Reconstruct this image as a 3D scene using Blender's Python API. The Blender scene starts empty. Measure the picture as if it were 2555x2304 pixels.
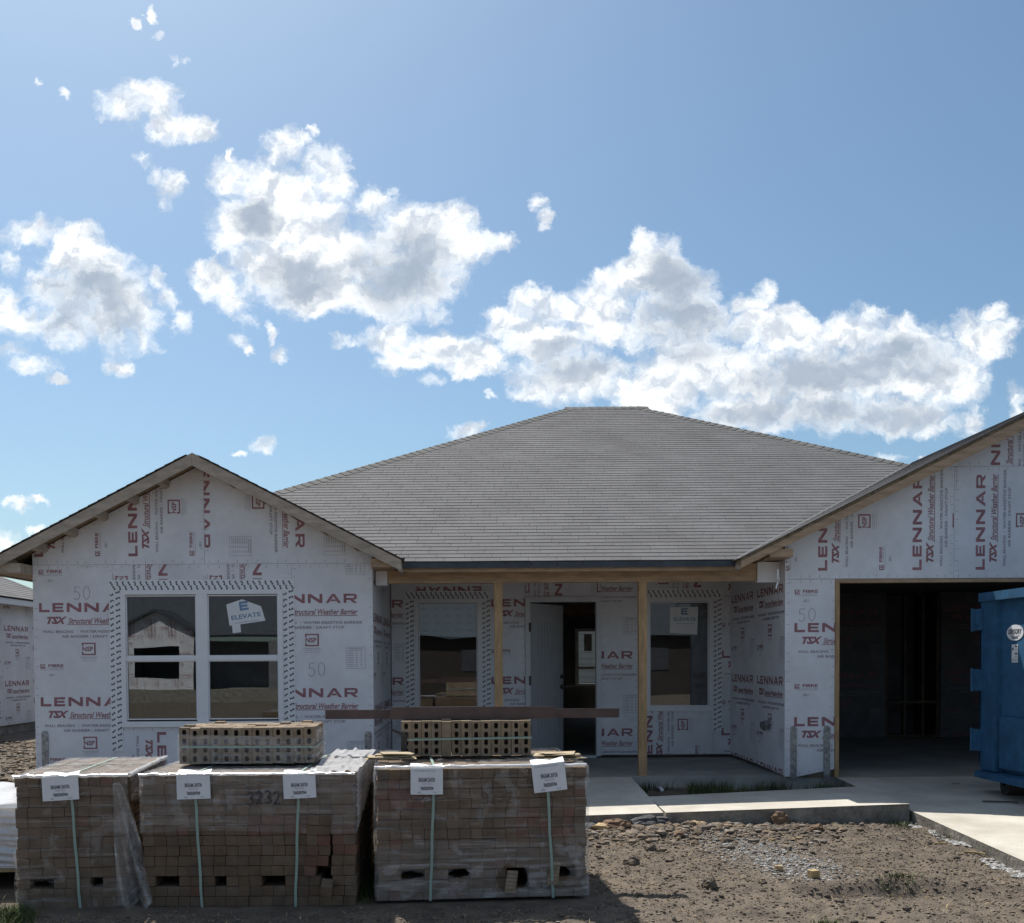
import bpy, bmesh, math, random
import numpy as np
from math import sin, cos, tan, radians, pi, sqrt
from mathutils import Vector, Matrix
random.seed(7); np.random.seed(7)
sc = bpy.context.scene
COL = sc.collection

# ------------------------------------------------------------------ camera
F_PX, PPX, PPY, W_PX, H_PX = 2580.0, 1180.0, 1725.0, 2555.0, 2304.0
PITCH, ROLL, CAM_H = radians(-1.7), radians(.35), 1.55
cd = bpy.data.cameras.new('camera'); cam = bpy.data.objects.new('camera', cd); COL.objects.link(cam)
cd.sensor_fit = 'HORIZONTAL'; cd.sensor_width = 36; cd.lens = 36 * F_PX / W_PX
cd.shift_x = (W_PX / 2 - PPX) / W_PX; cd.shift_y = (PPY - H_PX / 2) / W_PX
cd.clip_start = .05; cd.clip_end = 3000
cam.matrix_world = Matrix.Translation((0, 0, CAM_H)) @ Matrix.Rotation(pi / 2 + PITCH, 4, 'X') @ Matrix.Rotation(-ROLL, 4, 'Z')
sc.camera = cam

def ray(px, py):
    a = (px - PPX) / F_PX; b = (PPY - py) / F_PX
    a, b = a * cos(ROLL) + b * sin(ROLL), -a * sin(ROLL) + b * cos(ROLL)
    return Vector((a, cos(PITCH) - b * sin(PITCH), sin(PITCH) + b * cos(PITCH)))
def U(px, py, Y):
    d = ray(px, py); t = Y / d.y; return d.x * t, d.z * t + CAM_H
def G(px, py, z):
    d = ray(px, py); t = (z - CAM_H) / d.z; return d.x * t, d.y * t

# ------------------------------------------------------------------ light
SUN_EL, SUN_AZ = radians(55.5), radians(-26)
SUN_DIR = Vector((sin(SUN_AZ) * cos(SUN_EL), cos(SUN_AZ) * cos(SUN_EL), sin(SUN_EL)))
sl = bpy.data.lights.new('sun', 'SUN'); sl.energy = 4.6; sl.angle = radians(.5); sl.color = (1, .95, .87)
so = bpy.data.objects.new('sun', sl); COL.objects.link(so)
so.rotation_euler = SUN_DIR.to_track_quat('Z', 'Y').to_euler(); so.location = (-20, 40, 60)
vs = sc.view_settings; vs.view_transform = 'Standard'; vs.look = 'None'; vs.gamma = 1; vs.use_curve_mapping = False
vs.exposure = .38
sc.cycles.transparent_max_bounces = 24

world = bpy.data.worlds.new('World'); sc.world = world; world.use_nodes = True
SKY_S = .082
# cloud puffs: photo pixel -> direction (x/y, z/y); (centre x, centre y, radius x, radius y)
Z1 = lambda L: [(x * .644, y * .644, a * .644, b * .644) for x, y, a, b in L]
Z2 = lambda L: [(1200 + x * .6714, 400 + y * .6714, a * .6714, b * .6714) for x, y, a, b in L]
PUFF_L = Z1([(600, 375, 100, 60), (480, 425, 90, 50), (640, 480, 90, 65), (745, 505, 85, 45), (415, 462, 35, 16),
   (540, 605, 45, 40), (585, 660, 30, 45), (650, 735, 60, 65), (640, 800, 35, 35),
   (110, 890, 90, 50), (60, 985, 40, 55), (320, 915, 80, 50), (320, 1010, 140, 90), (320, 1130, 200, 110), (390, 1240, 210, 110), (250, 1250, 120, 80),
   (550, 1330, 75, 40), (470, 1405, 65, 35), (20, 1170, 60, 80), (70, 1250, 100, 60), (20, 1360, 60, 40), (110, 1415, 100, 34), (230, 1455, 55, 16),
   (605, 1085, 35, 40), (645, 1155, 40, 40), (700, 1225, 32, 40),
   (590, 60, 18, 26), (530, 95, 12, 22), (628, 160, 22, 22), (685, 240, 16, 28), (720, 245, 14, 16), (160, 345, 10, 22), (250, 380, 16, 20)]) + [
   (35, 1252, 45, 12), (80, 1245, 30, 9), (40, 1268, 32, 13), (0, 1345, 50, 32), (92, 1316, 22, 13), (655, 1112, 26, 26), (612, 1136, 15, 9)]
PUFF_M = Z1([(1110, 560, 85, 60), (1250, 620, 95, 70), (1290, 700, 70, 80), (900, 700, 80, 70), (1050, 720, 180, 100), (980, 850, 160, 110), (1170, 850, 180, 130), (860, 930, 60, 50),
   (1110, 990, 190, 120), (1220, 1130, 170, 90), (1300, 990, 150, 150), (1470, 790, 95, 60), (1560, 890, 180, 100), (1560, 1050, 210, 150), (1730, 890, 130, 80),
   (1810, 960, 110, 60), (1930, 960, 60, 36), (1420, 1140, 150, 60), (1690, 1190, 55, 40), (1205, 500, 16, 22), (895, 615, 12, 22),
   (820, 1080, 95, 60), (900, 1140, 90, 55), (940, 1215, 55, 40), (915, 1290, 40, 40), (950, 1345, 18, 24), (1055, 1280, 24, 50), (1095, 1370, 50, 34),
   (1360, 1320, 60, 24), (1500, 1300, 100, 60), (1560, 1400, 100, 60), (1720, 1350, 160, 80), (1850, 1390, 120, 80), (1660, 1490, 50, 30), (1790, 1440, 60, 40), (1950, 1240, 80, 55), (1895, 1535, 22, 14)]) + [
   (1328, 505, 22, 18), (1350, 550, 16, 26), (1170, 1078, 42, 18)]
PUFF_R = Z2([(615, 300, 42, 50), (700, 320, 45, 45), (650, 410, 120, 90), (750, 480, 110, 90), (710, 600, 180, 110), (480, 440, 70, 50), (190, 510, 70, 50), (300, 540, 90, 55),
   (450, 550, 130, 100), (90, 600, 90, 55), (20, 700, 60, 70), (250, 670, 150, 80), (330, 790, 210, 100), (180, 840, 80, 45), (1035, 480, 50, 42), (970, 530, 60, 36), (1130, 560, 60, 40),
   (1090, 640, 160, 80), (1450, 570, 75, 50), (1370, 640, 120, 80), (1580, 620, 75, 45), (1600, 700, 150, 100), (1830, 600, 75, 45), (1920, 570, 40, 36), (1880, 670, 110, 75),
   (1970, 660, 50, 60), (800, 760, 200, 90), (650, 840, 150, 70), (1000, 800, 200, 110), (1200, 830, 220, 120), (1450, 800, 240, 120), (1700, 800, 150, 110), (1000, 930, 180, 60),
   (1280, 960, 250, 70), (1560, 960, 210, 70), (1830, 940, 30, 60), (1530, 1110, 52, 20), (1640, 1110, 30, 16), (1985, 880, 40, 70), (1920, 980, 40, 16), (610, 900, 120, 40)])
CORE = Z1([(340, 1190, 150, 120), (410, 1290, 140, 55), (1555, 1040, 170, 120), (1000, 830, 80, 60), (1170, 1080, 120, 70)]) + \
       Z2([(770, 590, 150, 130), (350, 740, 140, 70), (1230, 810, 230, 70), (1560, 740, 160, 70), (1250, 970, 400, 60), (700, 430, 70, 80)])

def build_world():
    nt = world.node_tree; N = nt.nodes; L = nt.links; N.clear()
    def n(t, **k):
        x = N.new(t)
        for a, b in k.items(): setattr(x, a, b)
        return x
    def mth(op, a, b=None, c=None, clamp=False):
        x = n('ShaderNodeMath', operation=op, use_clamp=clamp)
        for i, v in enumerate((a, b, c)):
            if v is None: continue
            if isinstance(v, (int, float)): x.inputs[i].default_value = v
            else: L.new(v, x.inputs[i])
        return x.outputs[0]
    def vmt(op, a, b=None, c=None, out=0):
        x = n('ShaderNodeVectorMath', operation=op)
        for i, v in enumerate((a, b, c)):
            if v is None: continue
            if isinstance(v, tuple): x.inputs[i].default_value = v
            else: L.new(v, x.inputs[i])
        return x.outputs[out]
    def noise(vec, scale, detail, rough=.55, out=0, dist=0):
        x = n('ShaderNodeTexNoise'); x.inputs['Scale'].default_value = scale; x.inputs['Detail'].default_value = detail
        x.inputs['Roughness'].default_value = rough; x.inputs['Distortion'].default_value = dist; L.new(vec, x.inputs['Vector']); return x.outputs[out]
    def ramp(v, a, b):
        x = n('ShaderNodeMapRange', interpolation_type='SMOOTHSTEP'); L.new(v, x.inputs[0]); x.inputs[1].default_value = a; x.inputs[2].default_value = b; return x.outputs[0]
    def mix(f, a, b):
        x = n('ShaderNodeMix', data_type='RGBA'); L.new(f, x.inputs[0])
        for i, v in ((6, a), (7, b)):
            if isinstance(v, tuple): x.inputs[i].default_value = v
            else: L.new(v, x.inputs[i])
        return x.outputs[2]
    tc = n('ShaderNodeTexCoord'); d = tc.outputs['Generated']
    sky = n('ShaderNodeTexSky', sky_type='NISHITA', sun_disc=False)
    sky.sun_elevation = SUN_EL; sky.sun_rotation = SUN_AZ; sky.altitude = 100; sky.air_density = 1.0; sky.dust_density = 1.5; sky.ozone_density = 2.6
    skyc = vmt('MULTIPLY', sky.outputs[0], (.84, 1.0, 1.03))      # camera white balance
    sp = n('ShaderNodeSeparateXYZ'); L.new(d, sp.inputs[0])
    ysafe = mth('MAXIMUM', sp.outputs[1], .02)
    u = mth('DIVIDE', sp.outputs[0], ysafe); v = mth('DIVIDE', sp.outputs[2], ysafe)
    cb = n('ShaderNodeCombineXYZ'); L.new(u, cb.inputs[0]); L.new(v, cb.inputs[1]); uv = cb.outputs[0]
    # warped coordinates
    w1 = noise(uv, 9, 4, .6, 1); w2 = noise(uv, 38, 5, .68, 1)
    off = vmt('MULTIPLY_ADD', vmt('SUBTRACT', w1, (.5, .5, .5)), (.05, .04, 0), uv)
    off = vmt('MULTIPLY_ADD', vmt('SUBTRACT', w2, (.5, .5, .5)), (.034, .030, 0), off)
    fb2 = noise(uv, 7, 4, .6)
    def field(src, puffs, grow=1.0, small=True):
        acc = None
        for (px, py, a, b) in puffs:
            r = ray(px, py); cu, cv = r.x / r.y, r.z / r.y
            su, sv = F_PX / (a * grow), F_PX / (b * grow)
            w = min(1, max(.62, sqrt(a * b) / 55)) if small else 1; k = sqrt(w)
            q = vmt('MULTIPLY_ADD', src, (su * k, sv * k, 0), (-cu * su * k, -cv * sv * k, 0))
            e = mth('SUBTRACT', w, vmt('DOT_PRODUCT', q, q, out=1))
            acc = e if acc is None else mth('SMOOTH_MAX', acc, e, .35)
        return acc
    # relief: noise sampled a little towards the sun, so the billows have a bright and a shaded flank
    upn = vmt('ADD', off, (-.0035, .0085, 0))
    bl = noise(off, 20, 5, .58); rel = mth('SUBTRACT', noise(upn, 20, 5, .58), bl)
    fb = noise(off, 17, 8, .60); fw = noise(off, 75, 7, .68)
    def cloud_shader(puffs, core):
        f = mth('MAXIMUM', field(off, puffs, 1.22), -1.5)
        dens = mth('ADD', mth('MULTIPLY', f, 1.25), mth('MULTIPLY', mth('SUBTRACT', fb, .53), 3.1))
        al = ramp(mth('ADD', dens, mth('MULTIPLY', mth('SUBTRACT', fw, .5), 1.3)), -.25, 1.05)
        al = mth('MULTIPLY', al, mth('MULTIPLY_ADD', fb2, .35, .78), clamp=True)
        th = ramp(field(off, core, 1.35, False), -.6, .9)
        th = mth('MULTIPLY', th, ramp(dens, .1, 1.2))
        lit = ramp(mth('SUBTRACT', mth('MULTIPLY', rel, -1.0), mth('MULTIPLY', ramp(dens, .5, 2.2), .04)), -.13, .07)
        bright = mix(lit, (6.3, 6.9, 7.7, 1), (11.6, 11.7, 11.5, 1))
        c = mix(mth('MULTIPLY', th, .9), bright, (3.6, 4.35, 5.4, 1))
        bg = n('ShaderNodeBackground'); bg.inputs[1].default_value = SKY_S
        L.new(mix(al, skyc, c), bg.inputs[0]); return bg.outputs[0]
    # sky everywhere else: the same kind of broken cumulus from noise alone, cover widened to add fill light
    pz = mth('ADD', mth('MAXIMUM', sp.outputs[2], 0), .18)
    pl = n('ShaderNodeCombineXYZ'); L.new(mth('DIVIDE', sp.outputs[0], pz), pl.inputs[0]); L.new(mth('DIVIDE', sp.outputs[1], pz), pl.inputs[1])
    g = noise(pl.outputs[0], 1.6, 7, .6)
    ga = ramp(g, .49, .64)
    gc = mix(ramp(g, .6, .8), (8.6, 8.8, 9.0, 1), (5.5, 6.0, 6.8, 1))
    bgo = n('ShaderNodeBackground'); bgo.inputs[1].default_value = SKY_S; L.new(mix(mth('MULTIPLY', ga, .9), skyc, gc), bgo.inputs[0])
    def mixs(f, a, b):
        m = n('ShaderNodeMixShader'); L.new(f, m.inputs[0]); L.new(a, m.inputs[1]); L.new(b, m.inputs[2]); return m.outputs[0]
    inb = lambda x, lo, hi: mth('MULTIPLY', mth('GREATER_THAN', x, lo), mth('LESS_THAN', x, hi))
    near = lambda P, lo, hi: [p for p in P if p[0] + p[2] * 1.6 + 60 > lo and p[0] - p[2] * 1.6 - 60 < hi]
    ALL = PUFF_L + PUFF_M + PUFF_R
    edges = [-600, 440, 830, 1250, 1800, 3200]
    cur = bgo.outputs[0]; region = None
    sh = None
    for i in range(len(edges) - 1):
        lo, hi = edges[i], edges[i + 1]
        cs = cloud_shader(near(ALL, lo, hi), near(CORE, lo, hi) or CORE[:1])
        if sh is None: sh = cs
        else: sh = mixs(mth('GREATER_THAN', u, (lo - PPX) / F_PX), sh, cs)
    region = mth('MULTIPLY', mth('MULTIPLY', inb(u, -.62, .68), inb(v, .0, .80)), mth('GREATER_THAN', sp.outputs[1], .05))
    fin = mixs(region, cur, sh)
    o = n('ShaderNodeOutputWorld'); L.new(fin, o.inputs[0])
build_world()

# ------------------------------------------------------------------ mesh helpers
class MB:
    def __init__(s): s.v = []; s.f = []; s.m = []
    def poly(s, pts, m=0):
        b = len(s.v); s.v += [tuple(p) for p in pts]; s.f.append(tuple(range(b, b + len(pts)))); s.m.append(m)
    def box(s, x0, x1, y0, y1, z0, z1, m=0, M=None):
        p = [(x0, y0, z0), (x1, y0, z0), (x1, y1, z0), (x0, y1, z0), (x0, y0, z1), (x1, y0, z1), (x1, y1, z1), (x0, y1, z1)]
        if M is not None: p = [tuple(M @ Vector(q)) for q in p]
        b = len(s.v); s.v += p
        for q in ((0, 3, 2, 1), (4, 5, 6, 7), (0, 1, 5, 4), (1, 2, 6, 5), (2, 3, 7, 6), (3, 0, 4, 7)):
            s.f.append(tuple(b + i for i in q)); s.m.append(m)
        return s
    def prism(s, pts, vec, m=0):          # planar polygon pts (3D) extruded by vec
        vec = Vector(vec); a = [Vector(p) for p in pts]; c = [p + vec for p in a]; k = len(a); b = len(s.v)
        s.v += [tuple(p) for p in a + c]
        s.f.append(tuple(b + i for i in reversed(range(k)))); s.m.append(m)
        s.f.append(tuple(b + k + i for i in range(k))); s.m.append(m)
        for i in range(k):
            j = (i + 1) % k; s.f.append((b + i, b + j, b + k + j, b + k + i)); s.m.append(m)
        return s
    def cyl(s, p0, p1, r0, r1=None, k=14, m=0):
        r1 = r0 if r1 is None else r1; p0 = Vector(p0); p1 = Vector(p1); ax = (p1 - p0).normalized()
        t = ax.orthogonal().normalized(); q = ax.cross(t); b = len(s.v)
        for p, r in ((p0, r0), (p1, r1)):
            for i in range(k):
                a = 2 * pi * i / k; s.v.append(tuple(p + t * (r * cos(a)) + q * (r * sin(a))))
        for i in range(k):
            j = (i + 1) % k; s.f.append((b + i, b + j, b + k + j, b + k + i)); s.m.append(m)
        s.f.append(tuple(b + i for i in reversed(range(k)))); s.m.append(m); s.f.append(tuple(b + k + i for i in range(k))); s.m.append(m)
        return s
    def arr(s, V, Fc, m=0):
        b = len(s.v); s.v += [tuple(p) for p in V]
        for q in Fc: s.f.append(tuple(b + i for i in q)); s.m.append(m)
    def mesh(s, name, mats, fix=True):
        me = bpy.data.meshes.new(name); me.from_pydata(s.v, [], s.f)
        for m in (mats if isinstance(mats, (list, tuple)) else [mats]): me.materials.append(m)
        me.polygons.foreach_set('material_index', s.m)
        if fix:
            bm = bmesh.new(); bm.from_mesh(me); bmesh.ops.recalc_face_normals(bm, faces=bm.faces); bm.to_mesh(me); bm.free()
        me.update(); return me
    def build(s, name, mats, parent=None, smooth=False, fix=True):
        o = link(name, s.mesh(name, mats, fix), parent)
        if smooth: o.data.polygons.foreach_set('use_smooth', [True] * len(o.data.polygons))
        return o
def link(name, me, parent=None):
    o = bpy.data.objects.new(name, me); COL.objects.link(o)
    if parent is not None: o.parent = parent
    return o
def tag(o, label=None, cat=None, group=None, kind=None):
    if label: o['label'] = label
    if cat: o['category'] = cat
    if group: o['group'] = group
    if kind: o['kind'] = kind
    return o
def thing(name, label, cat, loc=(0, 0, 0), rz=0, group=None):
    o = link(name, None); o.location = loc; o.rotation_euler = (0, 0, rz)
    return tag(o, label, cat, group)

# ------------------------------------------------------------------ materials
def mat(name, col, rough=.7, var=.12, scale=6, bump=0, bscale=60, metal=0, col2=None, island=0, stretch=None, spec=.4, trans=0, speck=0):
    m = bpy.data.materials.new(name); m.use_nodes = True; nt = m.node_tree; N = nt.nodes; L = nt.links
    b = N['Principled BSDF']; b.inputs['Roughness'].default_value = rough; b.inputs['Metallic'].default_value = metal
    b.inputs['Specular IOR Level'].default_value = spec
    geo = N.new('ShaderNodeNewGeometry'); vec = geo.outputs['Position']
    if stretch:
        mp = N.new('ShaderNodeMapping'); mp.inputs['Scale'].default_value = stretch; L.new(vec, mp.inputs[0]); vec = mp.outputs[0]
    no = N.new('ShaderNodeTexNoise'); no.inputs['Scale'].default_value = scale; no.inputs['Detail'].default_value = 6; no.inputs['Roughness'].default_value = .6
    L.new(vec, no.inputs['Vector'])
    c2 = col2 or tuple(max(0, c * (1 - 2.4 * var)) for c in col)
    mr = N.new('ShaderNodeMapRange'); L.new(no.outputs[0], mr.inputs[0]); mr.inputs[1].default_value = .3; mr.inputs[2].default_value = .7
    mx = N.new('ShaderNodeMix'); mx.data_type = 'RGBA'; L.new(mr.outputs[0], mx.inputs[0])
    mx.inputs[6].default_value = (*c2, 1); mx.inputs[7].default_value = (*[min(1, c * (1 + .5 * var)) for c in col], 1)
    out = mx.outputs[2]
    if speck:
        n2 = N.new('ShaderNodeTexNoise'); n2.inputs['Scale'].default_value = bscale * 1.7; n2.inputs['Detail'].default_value = 3; L.new(geo.outputs['Position'], n2.inputs['Vector'])
        r2 = N.new('ShaderNodeMapRange'); L.new(n2.outputs[0], r2.inputs[0]); r2.inputs[1].default_value = .3; r2.inputs[2].default_value = .7; r2.inputs[3].default_value = 1 - speck; r2.inputs[4].default_value = 1 + speck
        hs = N.new('ShaderNodeHueSaturation'); L.new(r2.outputs[0], hs.inputs['Value']); L.new(out, hs.inputs['Color']); out = hs.outputs[0]
    if island:
        oi = N.new('ShaderNodeObjectInfo'); ad = N.new('ShaderNodeMath'); ad.operation = 'ADD'
        L.new(geo.outputs['Random Per Island'], ad.inputs[0]); L.new(oi.outputs['Random'], ad.inputs[1])
        fr = N.new('ShaderNodeMath'); fr.operation = 'FRACT'; L.new(ad.outputs[0], fr.inputs[0])
        r3 = N.new('ShaderNodeMapRange'); L.new(fr.outputs[0], r3.inputs[0]); r3.inputs[3].default_value = 1 - island; r3.inputs[4].default_value = 1 + island
        hs = N.new('ShaderNodeHueSaturation'); L.new(r3.outputs[0], hs.inputs['Value']); L.new(out, hs.inputs['Color'])
        r4 = N.new('ShaderNodeMapRange'); wn = N.new('ShaderNodeTexWhiteNoise'); wn.noise_dimensions = '1D'; L.new(fr.outputs[0], wn.inputs['W']); L.new(wn.outputs[0], r4.inputs[0])
        r4.inputs[3].default_value = 1 - island * .9; r4.inputs[4].default_value = 1 + island * .9; L.new(r4.outputs[0], hs.inputs['Saturation']); out = hs.outputs[0]
    L.new(out, b.inputs['Base Color'])
    if bump:
        nb = N.new('ShaderNodeTexNoise'); nb.inputs['Scale'].default_value = bscale; nb.inputs['Detail'].default_value = 5; L.new(vec if stretch else geo.outputs['Position'], nb.inputs['Vector'])
        bp = N.new('ShaderNodeBump'); bp.inputs['Strength'].default_value = bump; bp.inputs['Distance'].default_value = .01; L.new(nb.outputs[0], bp.inputs['Height']); L.new(bp.outputs[0], b.inputs['Normal'])
    return m
M = {}
M['sheath'] = mat('sheathing', (.77, .77, .80), .5, .065, 1.8, .12, 7, speck=.03)
M['red'] = mat('print red', (.36, .165, .185), .6, .12, 8)
M['grey'] = mat('print grey', (.36, .32, .36), .6, .12, 8)
M['ink'] = mat('ink', (.06, .06, .07), .6, .1)
M['pencil'] = mat('pencil', (.22, .22, .24), .7, .1)
M['pine'] = mat('pine', (.46, .315, .20), .65, .16, 5, .15, 40, stretch=(1, 6, 6))
M['pinez'] = mat('pine upright', (.48, .31, .16), .65, .16, 5, .15, 40, stretch=(6, 6, 1))
M['pinegrey'] = mat('weathered pine', (.47, .39, .31), .7, .16, 5, .15, 40, stretch=(1, 6, 3))
M['osb'] = mat('roof deck', (.34, .25, .16), .8, .25, 30)
M['shingle'] = mat('shingle', (.152, .150, .155), .85, .10, 1.6, .5, 260, island=.075, speck=.2, spec=.25)
M['cap'] = mat('hip cap shingle', (.125, .125, .12), .85, .12, 3, .5, 260, island=.12, speck=.2, spec=.25)
M['felt'] = mat('starter strip', (.07, .08, .095), .75, .15, 4)
M['vinyl'] = mat('white vinyl', (.80, .80, .82), .35, .02)
M['tape'] = mat('flashing tape', (.80, .81, .83), .4, .03, 5, .15, 25)
M['door'] = mat('primed door', (.66, .67, .69), .45, .04)
M['groove_shade'] = mat('door groove', (.5, .51, .53), .5, .04)  # darker copy of the door grey, standing for shade in the grooves
M['steel'] = mat('galvanised strap', (.42, .43, .44), .45, .25, 20, metal=.7)
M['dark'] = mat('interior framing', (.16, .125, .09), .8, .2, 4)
M['gyp_and_shade'] = mat('interior board and shaded sheathing', (.20, .20, .21), .8, .15, 3)  # also on the garage sheathing, where the grey stands for shade
M['conc'] = mat('concrete', (.56, .53, .47), .85, .10, 2.2, .3, 90, col2=(.41, .375, .315), speck=.12)
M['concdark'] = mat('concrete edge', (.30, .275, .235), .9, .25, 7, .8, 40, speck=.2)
M['concslab'] = mat('porch concrete', (.38, .365, .33), .8, .14, 2, .25, 90, speck=.1)  # darker concrete for foundation and porch slab
M['brick'] = mat('brick', (.172, .120, .080), .9, .14, 9, .5, 120, island=.10, speck=.13)
M['brickred'] = mat('red brick', (.195, .105, .076), .9, .14, 9, .5, 120, island=.10, speck=.13)
M['bricktan'] = mat('tan brick', (.30, .23, .16), .9, .14, 20, .5, 120, island=.10, speck=.12)
M['hole'] = mat('brick core', (.13, .095, .07), .95, .2, 20)
M['strap'] = mat('green strap', (.30, .41, .35), .4, .08)
M['paper'] = mat('paper', (.76, .77, .79), .6, .04, 10)
M['lintel'] = mat('primed steel', (.115, .075, .065), .55, .15, 6, .15, 80)
M['blue'] = mat('dumpster paint', (.030, .115, .22), .55, .22, 5, .2, 9, col2=(.024, .080, .155), speck=.12)
M['rust'] = mat('worn steel', (.13, .10, .085), .7, .3, 9)
M['dirt'] = mat('dirt', (.160, .128, .097), .95, .22, 5.5, 1, 90, col2=(.075, .060, .047), speck=.42)
M['pebble'] = mat('pebbles', (.20, .158, .118), .9, .2, 14, .4, 80, island=.42)
M['gravel'] = mat('pale gravel', (.36, .355, .345), .9, .15, 14, .3, 80, island=.35)
M['grass'] = mat('grass', (.085, .115, .03), .75, .3, 6, island=.35)
M['straw'] = mat('dry grass', (.40, .31, .16), .8, .2, 6, island=.3)
M['slate'] = mat('slate', (.085, .085, .09), .8, .2, 8, .6, 40)
M['rock'] = mat('brown rock', (.23, .145, .09), .9, .25, 12, .8, 40)
M['wood'] = mat('scrap wood', (.50, .36, .19), .75, .2, 9, .3, 40)
M['asphaltscrap'] = mat('shingle scrap', (.05, .045, .045), .8, .2, 9)
M['siding'] = mat('green grey siding', (.26, .26, .22), .7, .06, 3)
M['darkbrick'] = mat('dark brick wall', (.055, .042, .036), .9, .2, 8)
M['rubber'] = mat('caster', (.055, .05, .05), .7, .2, 9)
M['card'] = mat('cardboard', (.46, .37, .24), .8, .15, 8)
M['sheet'] = mat('blue printed sheet', (.55, .64, .72), .5, .05, 3)
M['blueink'] = mat('blue ink', (.16, .27, .42), .5, .05)

def glass_mat():
    m = bpy.data.materials.new('window glass'); m.use_nodes = True; nt = m.node_tree; N = nt.nodes; L = nt.links; N.clear()
    t = N.new('ShaderNodeBsdfTransparent'); t.inputs[0].default_value = (.86, .89, .89, 1)
    g = N.new('ShaderNodeBsdfGlossy'); g.inputs['Roughness'].default_value = .004; g.inputs[0].default_value = (.95, .98, 1, 1)
    geo = N.new('ShaderNodeNewGeometry'); no = N.new('ShaderNodeTexNoise'); no.inputs['Scale'].default_value = 1.6; no.inputs['Detail'].default_value = 1; L.new(geo.outputs['Position'], no.inputs['Vector'])
    bp = N.new('ShaderNodeBump'); bp.inputs['Strength'].default_value = .02; bp.inputs['Distance'].default_value = .03; L.new(no.outputs[0], bp.inputs['Height']); L.new(bp.outputs[0], g.inputs['Normal'])
    fr = N.new('ShaderNodeFresnel'); fr.inputs[0].default_value = 1.5
    ma = N.new('ShaderNodeMath'); ma.operation = 'MULTIPLY_ADD'; L.new(fr.outputs[0], ma.inputs[0]); ma.inputs[1].default_value = .9; ma.inputs[2].default_value = .065
    mx = N.new('ShaderNodeMixShader'); L.new(ma.outputs[0], mx.inputs[0]); L.new(t.outputs[0], mx.inputs[1]); L.new(g.outputs[0], mx.inputs[2])
    o = N.new('ShaderNodeOutputMaterial'); L.new(mx.outputs[0], o.inputs[0]); return m
M['glass'] = glass_mat()
def film_mat(name, base, streak, sx=(1.2, 1.2, 26), white=.8):
    m = bpy.data.materials.new(name); m.use_nodes = True; nt = m.node_tree; N = nt.nodes; L = nt.links; N.clear()
    geo = N.new('ShaderNodeNewGeometry'); mp = N.new('ShaderNodeMapping'); mp.inputs['Scale'].default_value = sx; mp.inputs['Rotation'].default_value = (0, .05, 0); L.new(geo.outputs['Position'], mp.inputs[0])
    no = N.new('ShaderNodeTexNoise'); no.inputs['Scale'].default_value = 1.6; no.inputs['Detail'].default_value = 6; no.inputs['Roughness'].default_value = .7; L.new(mp.outputs[0], no.inputs['Vector'])
    n2 = N.new('ShaderNodeTexNoise'); n2.inputs['Scale'].default_value = 7; n2.inputs['Detail'].default_value = 3; L.new(geo.outputs['Position'], n2.inputs['Vector'])
    mr = N.new('ShaderNodeMapRange'); L.new(no.outputs[0], mr.inputs[0]); mr.inputs[1].default_value = .50; mr.inputs[2].default_value = .80; mr.inputs[3].default_value = base; mr.inputs[4].default_value = streak
    m2 = N.new('ShaderNodeMapRange'); L.new(n2.outputs[0], m2.inputs[0]); m2.inputs[1].default_value = .56; m2.inputs[2].default_value = .60; m2.inputs[3].default_value = 0; m2.inputs[4].default_value = .13
    ad = N.new('ShaderNodeMath'); ad.operation = 'ADD'; L.new(mr.outputs[0], ad.inputs[0]); L.new(m2.outputs[0], ad.inputs[1])
    t = N.new('ShaderNodeBsdfTransparent')
    df = N.new('ShaderNodeBsdfDiffuse'); df.inputs[0].default_value = (white, white, white * 1.02, 1)
    tl = N.new('ShaderNodeBsdfTranslucent'); tl.inputs[0].default_value = (white, white, white, 1)
    gl = N.new('ShaderNodeBsdfGlossy'); gl.inputs['Roughness'].default_value = .22
    bp = N.new('ShaderNodeBump'); bp.inputs['Strength'].default_value = .5; bp.inputs['Distance'].default_value = .01; L.new(no.outputs[0], bp.inputs['Height']); L.new(bp.outputs[0], gl.inputs['Normal'])
    a = N.new('ShaderNodeMixShader'); a.inputs[0].default_value = .35; L.new(df.outputs[0], a.inputs[1]); L.new(tl.outputs[0], a.inputs[2])
    b = N.new('ShaderNodeMixShader'); b.inputs[0].default_value = .35; L.new(a.outputs[0], b.inputs[1]); L.new(gl.outputs[0], b.inputs[2])
    mx = N.new('ShaderNodeMixShader'); L.new(ad.outputs[0], mx.inputs[0]); L.new(t.outputs[0], mx.inputs[1]); L.new(b.outputs[0], mx.inputs[2])
    o = N.new('ShaderNodeOutputMaterial'); L.new(mx.outputs[0], o.inputs[0]); return m
M['film'] = film_mat('stretch film', .035, .42)
M['filmw'] = film_mat('bunched stretch film', .22, .75, (9, 9, 5))
M['filmlow'] = film_mat('layered stretch film', .10, .55)
M['filmthick'] = film_mat('thick stretch film', .75, .97, (8, 3, 16), .85)

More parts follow.
